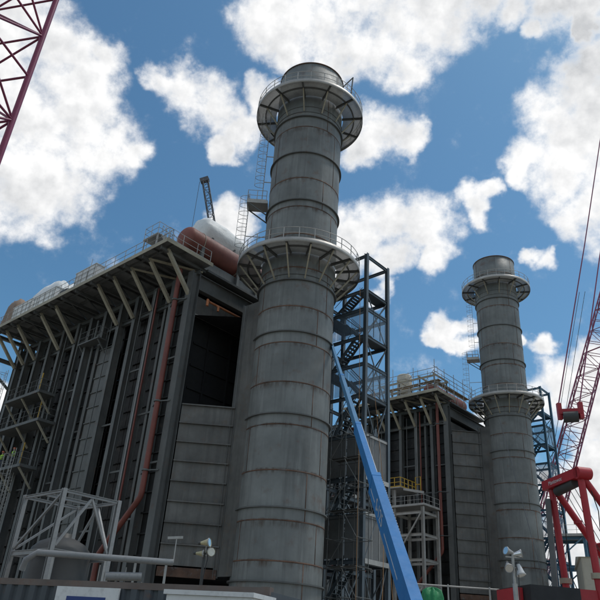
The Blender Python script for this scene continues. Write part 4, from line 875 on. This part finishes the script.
MB().bar(cp(-1.2, -0.2, 3.6), cp(-0.3, -GW, 9.6), 0.26, 0.26).build('back_strut', M_STEEL, cr)
for k in range(9):
    a = cp(0.3, -0.6 + k * 0.15, GH - 0.6); MB().tube(a, cp(3.2, -0.6 + k * 0.15, 4.4), 0.018, 5).build('wire_rope', M_WIRE, cr) if k % 3 == 0 else None
MB().bar(cp(-0.9, -0.1, 4.05), cp(6.4, -0.1, 4.05), 3.1, 1.9).build('machinery_house', M_RED, cr)
MB().bar(cp(-3.4, -0.1, 4.0), cp(-0.95, -0.1, 4.0), 3.4, 2.0).build('counterweight', M_BLACK, cr)
MB().bar(cp(-3.42, -0.1, 4.35), cp(-3.75, -0.1, 4.35), 2.0, 1.1).build('counterweight_tray', M_RED, cr)
MB().bar(cp(-3.0, 0, 2.75), cp(6.2, 0, 2.75), 2.4, 0.6).build('turntable_frame', M_RED, cr)
MB().tube(cp(1.5, 0, 1.6), cp(1.5, 0, 2.44), 1.5, 32).build('slew_ring', M_TANK, cr); MB().bar(cp(1.5, -2.6, 1.2), cp(1.5, 2.6, 1.2), 1.6, 0.8).build('carbody', M_RED, cr)
for sgn in (-1, 1):
    l = sgn * 3.0; mb = MB(); pts = [cp(1.5 + 3.6 * math.cos(t) + (0.4 if math.cos(t) > 0 else -0.4), l, 0.75 + 0.75 * math.sin(t)) for t in [2*math.pi*i/24 for i in range(24)]]
    vs = [p_ + lat * s_ for s_ in (-0.5, 0.5) for p_ in pts]; mb.add(vs, [(i, (i+1) % 24, 24 + (i+1) % 24, 24 + i) for i in range(24)] + [tuple(range(24))[::-1], tuple(range(24, 48))]); mb.build('crawler_track', M_BLACK, cr)

# big lattice-boom crane standing behind the far stack
Pa = pol(23.05, 118.0, 31.2); kd = Vector((0.94, 0.342, 0)); Pb = pol(27.6, 127.6, 60.6)
bdv = Pb - Pa; ft = Pa - bdv * ((31.2 - 3.0) / (60.6 - 31.2)); tip = Pa + bdv * 3.1
lc = thing('lattice_crane', 'distant red lattice boom with pendants behind the farther stack', 'crane', (ft.x, ft.y, 0))
O = Vector((ft.x, ft.y, 0)); sidev = Vector((0.93, -0.36, 0))
lattice(lc, ft - O, tip - O, 3.3, 2.8, 2.9, 0.13, 0.065, sidev, M_RED2)
spr = pol(24.2, 116.0, 1.7 + 116 * 0.335) - O
MB().bar(spr - sidev * 1.9, spr + sidev * 1.9, 0.9, 0.9).build('equalizer_beam', M_RED, lc)
for k in (-1, 1): MB().bar(spr + sidev * (k * 1.7) + Vector((0,0,-1.3)), spr + sidev * (k * 1.7) + Vector((0,0,1.6)), 0.7, 0.7).build('equalizer_cheek', M_RED, lc)
MB().tube(spr - sidev * 1.2 + Vector((0,0,-0.9)), spr + sidev * 1.2 + Vector((0,0,-0.9)), 0.95, 24).build('sheave_drum', M_TANK, lc)
qq = pol(29.6, 127, 92.0) - O; pt = spr + (qq - spr) * 1.45
for k in (-1, 1): MB().path([spr + sidev * (k * 1.7) + Vector((0,0,1.5)), (spr + pt) / 2 + sidev * (k * 1.6), pt + sidev * (k * 1.5)], 0.11, 6).build('pendant', M_RED2, lc)
for k in (-1.0, 0.2): MB().tube(spr + sidev * k + Vector((0,0,-1)), pol(20.4, 112, 12) - O + sidev * k * 0.6, 0.05, 5).build('boom_hoist_rope', M_WIRE, lc)
for k in (0, 1): MB().tube(pol(21.9, 117, 30) - O + sidev * k, pol(26.4, 121, 66) - O + sidev * k, 0.05, 5).build('hoist_rope', M_WIRE, lc)
MB().bar(-bdv.normalized() * 0 + Vector((-4, -1.5, 1.9)), Vector((4, 1.5, 1.9)), 4, 2.6).build('crane_base', M_RED, lc)

# near upright lattice boom at the top left
c0 = pol(-31.0, 24.0)
lm = thing('lattice_boom', 'purple-red lattice crane boom rising at the top left corner', 'crane boom', (c0.x, c0.y, 0))
oth = pol(-75, 1.0); sdr = pol(-165, 1.0); W = 3.5; ctr = sdr * (W / 2) + oth * (W / 2)
lattice(lm, ctr, ctr + Vector((0, 0, 48)), W, W, 2.55, 0.13, 0.055, sdr, M_RED2)
for k in (0.5, 0.95): MB().tube(ctr + sdr * (k * 0.9) + Vector((0,0,0.1)), ctr + sdr * (k * 0.9) + Vector((0,0,47)), 0.02, 5).build('hoist_rope', M_WIRE, lm)
MB().box8([tuple(ctr + Vector((a * 2.2, b * 2.2, z))) for z in (0, 0.5) for a, b in ((-1,-1),(1,-1),(1,1),(-1,1))]).build('boom_foot', M_RED, lm)

# dark jib behind the near boiler
ja, jb = pol(-9.55, 82, 1.7 + 82 * 0.66), pol(-11.2, 82, 1.7 + 82 * 0.768); jd = jb - ja; jf = ja - jd * (ja.z - 1.5) / jd.z
dj = thing('lattice_jib', 'thin dark crane jib rising behind the near boiler roof', 'crane', (jf.x, jf.y, 0)); O = Vector((jf.x, jf.y, 0))
lattice(dj, jf - O, jb - O, 0.85, 0.8, 1.0, 0.07, 0.035, Vector((1, 0.2, 0)), M_WIRE)
MB().bar(jb - O + Vector((-0.7, 0, -0.2)), jb - O + Vector((0.5, 0, 0.4)), 0.7, 0.7).build('jib_head', M_WIRE, dj); MB().tube(jb - O + Vector((-0.8, 0, -0.3)), jb - O + Vector((-0.8, 0, -16)), 0.035, 5).build('hoist_rope', M_WIRE, dj)
MB().box(-2, 2, -2, 2, 0, 3).build('crane_base', M_RED, dj)

# ------------------------------------------------------------------ right background
p = pol(27.0, 86); bb = thing('metal_shed', 'beige metal shed low behind the red crane', 'building', p, R_(-20))
MB().box(-5.5, 12, -4, 8, 0, 12.6).build('wall', M_BEIGE, bb); MB().add([(-5.7,-4.2,12.6),(12.2,-4.2,12.6),(12.2,8.2,12.6),(-5.7,8.2,12.6),(-5.7,2,13.4),(12.2,2,13.4)], [(0,1,5,4),(4,5,2,3),(0,4,3),(1,2,5),(0,3,2,1)]).build('roof', M_BEIGE, bb)
for i in range(14): MB().box(-5.4 + i * 1.25, -5.32 + i * 1.25, -4.06, -4.002, 0, 12.5).build('cladding_rib', M_BEIGE, bb)
p = pol(22.9, 95); bf = thing('steel_frame', 'blue steel frame tower behind the red gantry legs', 'tower', p, R_(-30))
for x in (-1.9, 1.9):
    for y in (-1.6, 1.6): MB().ibeam((x, y, 0), (x, y, 18.0), 0.34, 0.34).build('column', M_BLUE2, bf)
for z in (4, 7, 10, 13, 16.4):
    for y in (-1.6, 1.6): MB().ibeam((-1.7, y, z), (1.7, y, z), 0.36, 0.2).build('beam', M_BLUE2, bf)
    for x in (-1.9, 1.9): MB().ibeam((x, -1.4, z), (x, 1.4, z), 0.36, 0.2).build('beam', M_BLUE2, bf)
    MB().bar((-1.7, -1.8, z - 2.8), (1.7, -1.8, z), 0.14, 0.14).build('diagonal', M_BLUE2, bf)
dk = MB().box(-2.4, 2.4, -2.1, 2.1, 16.6, 16.75).build('deck', M_GALV, bf); handrail(dk, [(-2.35, -2.05, 16.75), (2.35, -2.05, 16.75), (2.35, 2.05, 16.75)], 1.2, 1.2)
def draped(name, label, cat, loc, rx, ry, h, material, folds=11):
    vs = []; n = 88; lv = [(0.0, 1.12), (0.3, 1.08), (0.6, 1.03), (0.85, 1.0), (0.95, 0.94), (1.0, 0.8), (1.02, 0.45), (1.03, 0.02)]
    for z, k in lv:
        for i in range(n):
            t = 2 * math.pi * i / n; q = 1 + (0.07 * (1 - z * 0.75)) * math.sin(folds * t + 1.3 * math.sin(3 * t)) + 0.03 * math.sin(5 * t + z * 4)
            c, s_ = math.cos(t), math.sin(t); e = 1 / max(abs(c), abs(s_)) ** 0.55
            vs.append((rx * k * q * c * e, ry * k * q * s_ * e, h * z * (1 + 0.012 * math.sin(7 * t))))
    o = MB().add(vs, [(a*n+i, a*n+(i+1) % n, (a+1)*n+(i+1) % n, (a+1)*n+i) for a in range(len(lv)-1) for i in range(n)], True).build(name, material)
    o.location = loc; tag(o, label, cat); return o
draped('covered_bundle', 'small bright green tarpaulin covered load at the bottom beside the blue lift', 'bundle', pol(12.15, 27, 0), 0.42, 0.45, 3.95, M_GREEN)
gr = thing('guard_rail', 'pale tube guard rail low before the far boiler', 'railing', pol(15.0, 42))
for x in (-3.2, -1.2, 1.2, 3.2): MB().tube((x, 0, 0), (x, 0, 5.6), 0.05, 6).build('post', M_GALV, gr)
for z in (4.7, 5.5): MB().tube((-3.6, 0, z), (3.6, 0, z), 0.05, 6).build('rail', M_GALV, gr)
o = MB().path([on2(2.0, -7.0, 30), on2(7.8, -9, 3.0)], 0.03, 5).build('guy_wire', M_WIRE); tag(o, 'thin guy wire slanting down in front of the farther stack', 'wire')
gw = o

# ------------------------------------------------------------------ workers
def person(label, loc, rz, lean=0.0, arm=0.4):
    vs = {'pel': (0,0,0.95,0.15,0.12), 'wai': (0,0.01,1.10,0.14,0.11), 'che': (0,-0.02,1.32,0.17,0.12), 'nec': (0,-0.01,1.50,0.06,0.06), 'hed': (0,-0.03,1.62,0.085,0.095), 'top': (0,-0.02,1.74,0.07,0.08)}
    ed = [('pel','wai'),('wai','che'),('che','nec'),('nec','hed'),('hed','top')]
    for s, n in ((-1,'l'),(1,'r')):
        vs.update({n+'hip': (s*0.10,0,0.90,0.09,0.09), n+'kne': (s*0.12,-0.03,0.50,0.065,0.065), n+'ank': (s*0.13,0.02,0.10,0.045,0.045), n+'toe': (s*0.14,-0.14,0.05,0.045,0.04),
          n+'sho': (s*0.19,-0.01,1.42,0.06,0.06), n+'elb': (s*0.28,-0.02 - arm*0.1,1.16,0.048,0.048), n+'wri': (s*0.24,-0.05 - arm*0.6,1.05,0.035,0.035), n+'han': (s*0.23,-0.12 - arm*0.6,1.04,0.04,0.03)})
        ed += [('pel',n+'hip'),(n+'hip',n+'kne'),(n+'kne',n+'ank'),(n+'ank',n+'toe'),('che',n+'sho'),(n+'sho',n+'elb'),(n+'elb',n+'wri'),(n+'wri',n+'han')]
    ks = list(vs); me = bpy.data.meshes.new('person'); me.from_pydata([vs[k][:3] for k in ks], [(ks.index(a), ks.index(b)) for a, b in ed], [])
    o = bpy.data.objects.new('person', me); COL.objects.link(o); o.modifiers.new('skin', 'SKIN'); sl = me.skin_vertices[0].data
    for i, k in enumerate(ks): sl[i].radius = vs[k][3:5]; sl[i].use_root = k == 'pel'
    o.modifiers.new('sub', 'SUBSURF').levels = 1
    dg = bpy.context.evaluated_depsgraph_get(); m2 = bpy.data.meshes.new_from_object(o.evaluated_get(dg)); o.modifiers.clear(); o.data = m2
    m2.materials.clear(); [m2.materials.append(x) for x in (M_JEANS, M_SKIN)]
    for p_ in m2.polygons: p_.use_smooth = True; p_.material_index = 1 if (p_.center.z > 1.5 or (abs(p_.center.x) > 0.2 and p_.center.z < 1.12 and p_.center.z > 0.9)) else 0
    o.location = loc; o.rotation_euler = (0,0,rz); tag(o, label, 'person', 'workers on the platforms')
    MB().lathe([(0.02, 1.0), (0.215, 1.0), (0.21, 1.2), (0.225, 1.34), (0.2, 1.44), (0.09, 1.5)], (0, 0), 20, closed=False).build('safety_vest', M_VEST, o).scale = (1.05, 0.8, 1)
    MB().lathe([(0.16, 1.70), (0.125, 1.71), (0.12, 1.77), (0.09, 1.82), (0.01, 1.845)], (0, -0.03), 20, closed=False).build('hard_hat', M_HAT, o)
    return o
person('worker in yellow-green vest at the left rail of the lowest side platform', on1(-29.6, -7.4, 14.752), ROT + 0.3)
person('worker in yellow-green vest nearer the stack on the lowest side platform', on1(-27.2, -7.5, 14.752), ROT - 0.4)
person('worker in yellow-green vest half hidden beside the stack on the stair tower', on1(2.2, 7.0, 13.662), ROT + 0.8)
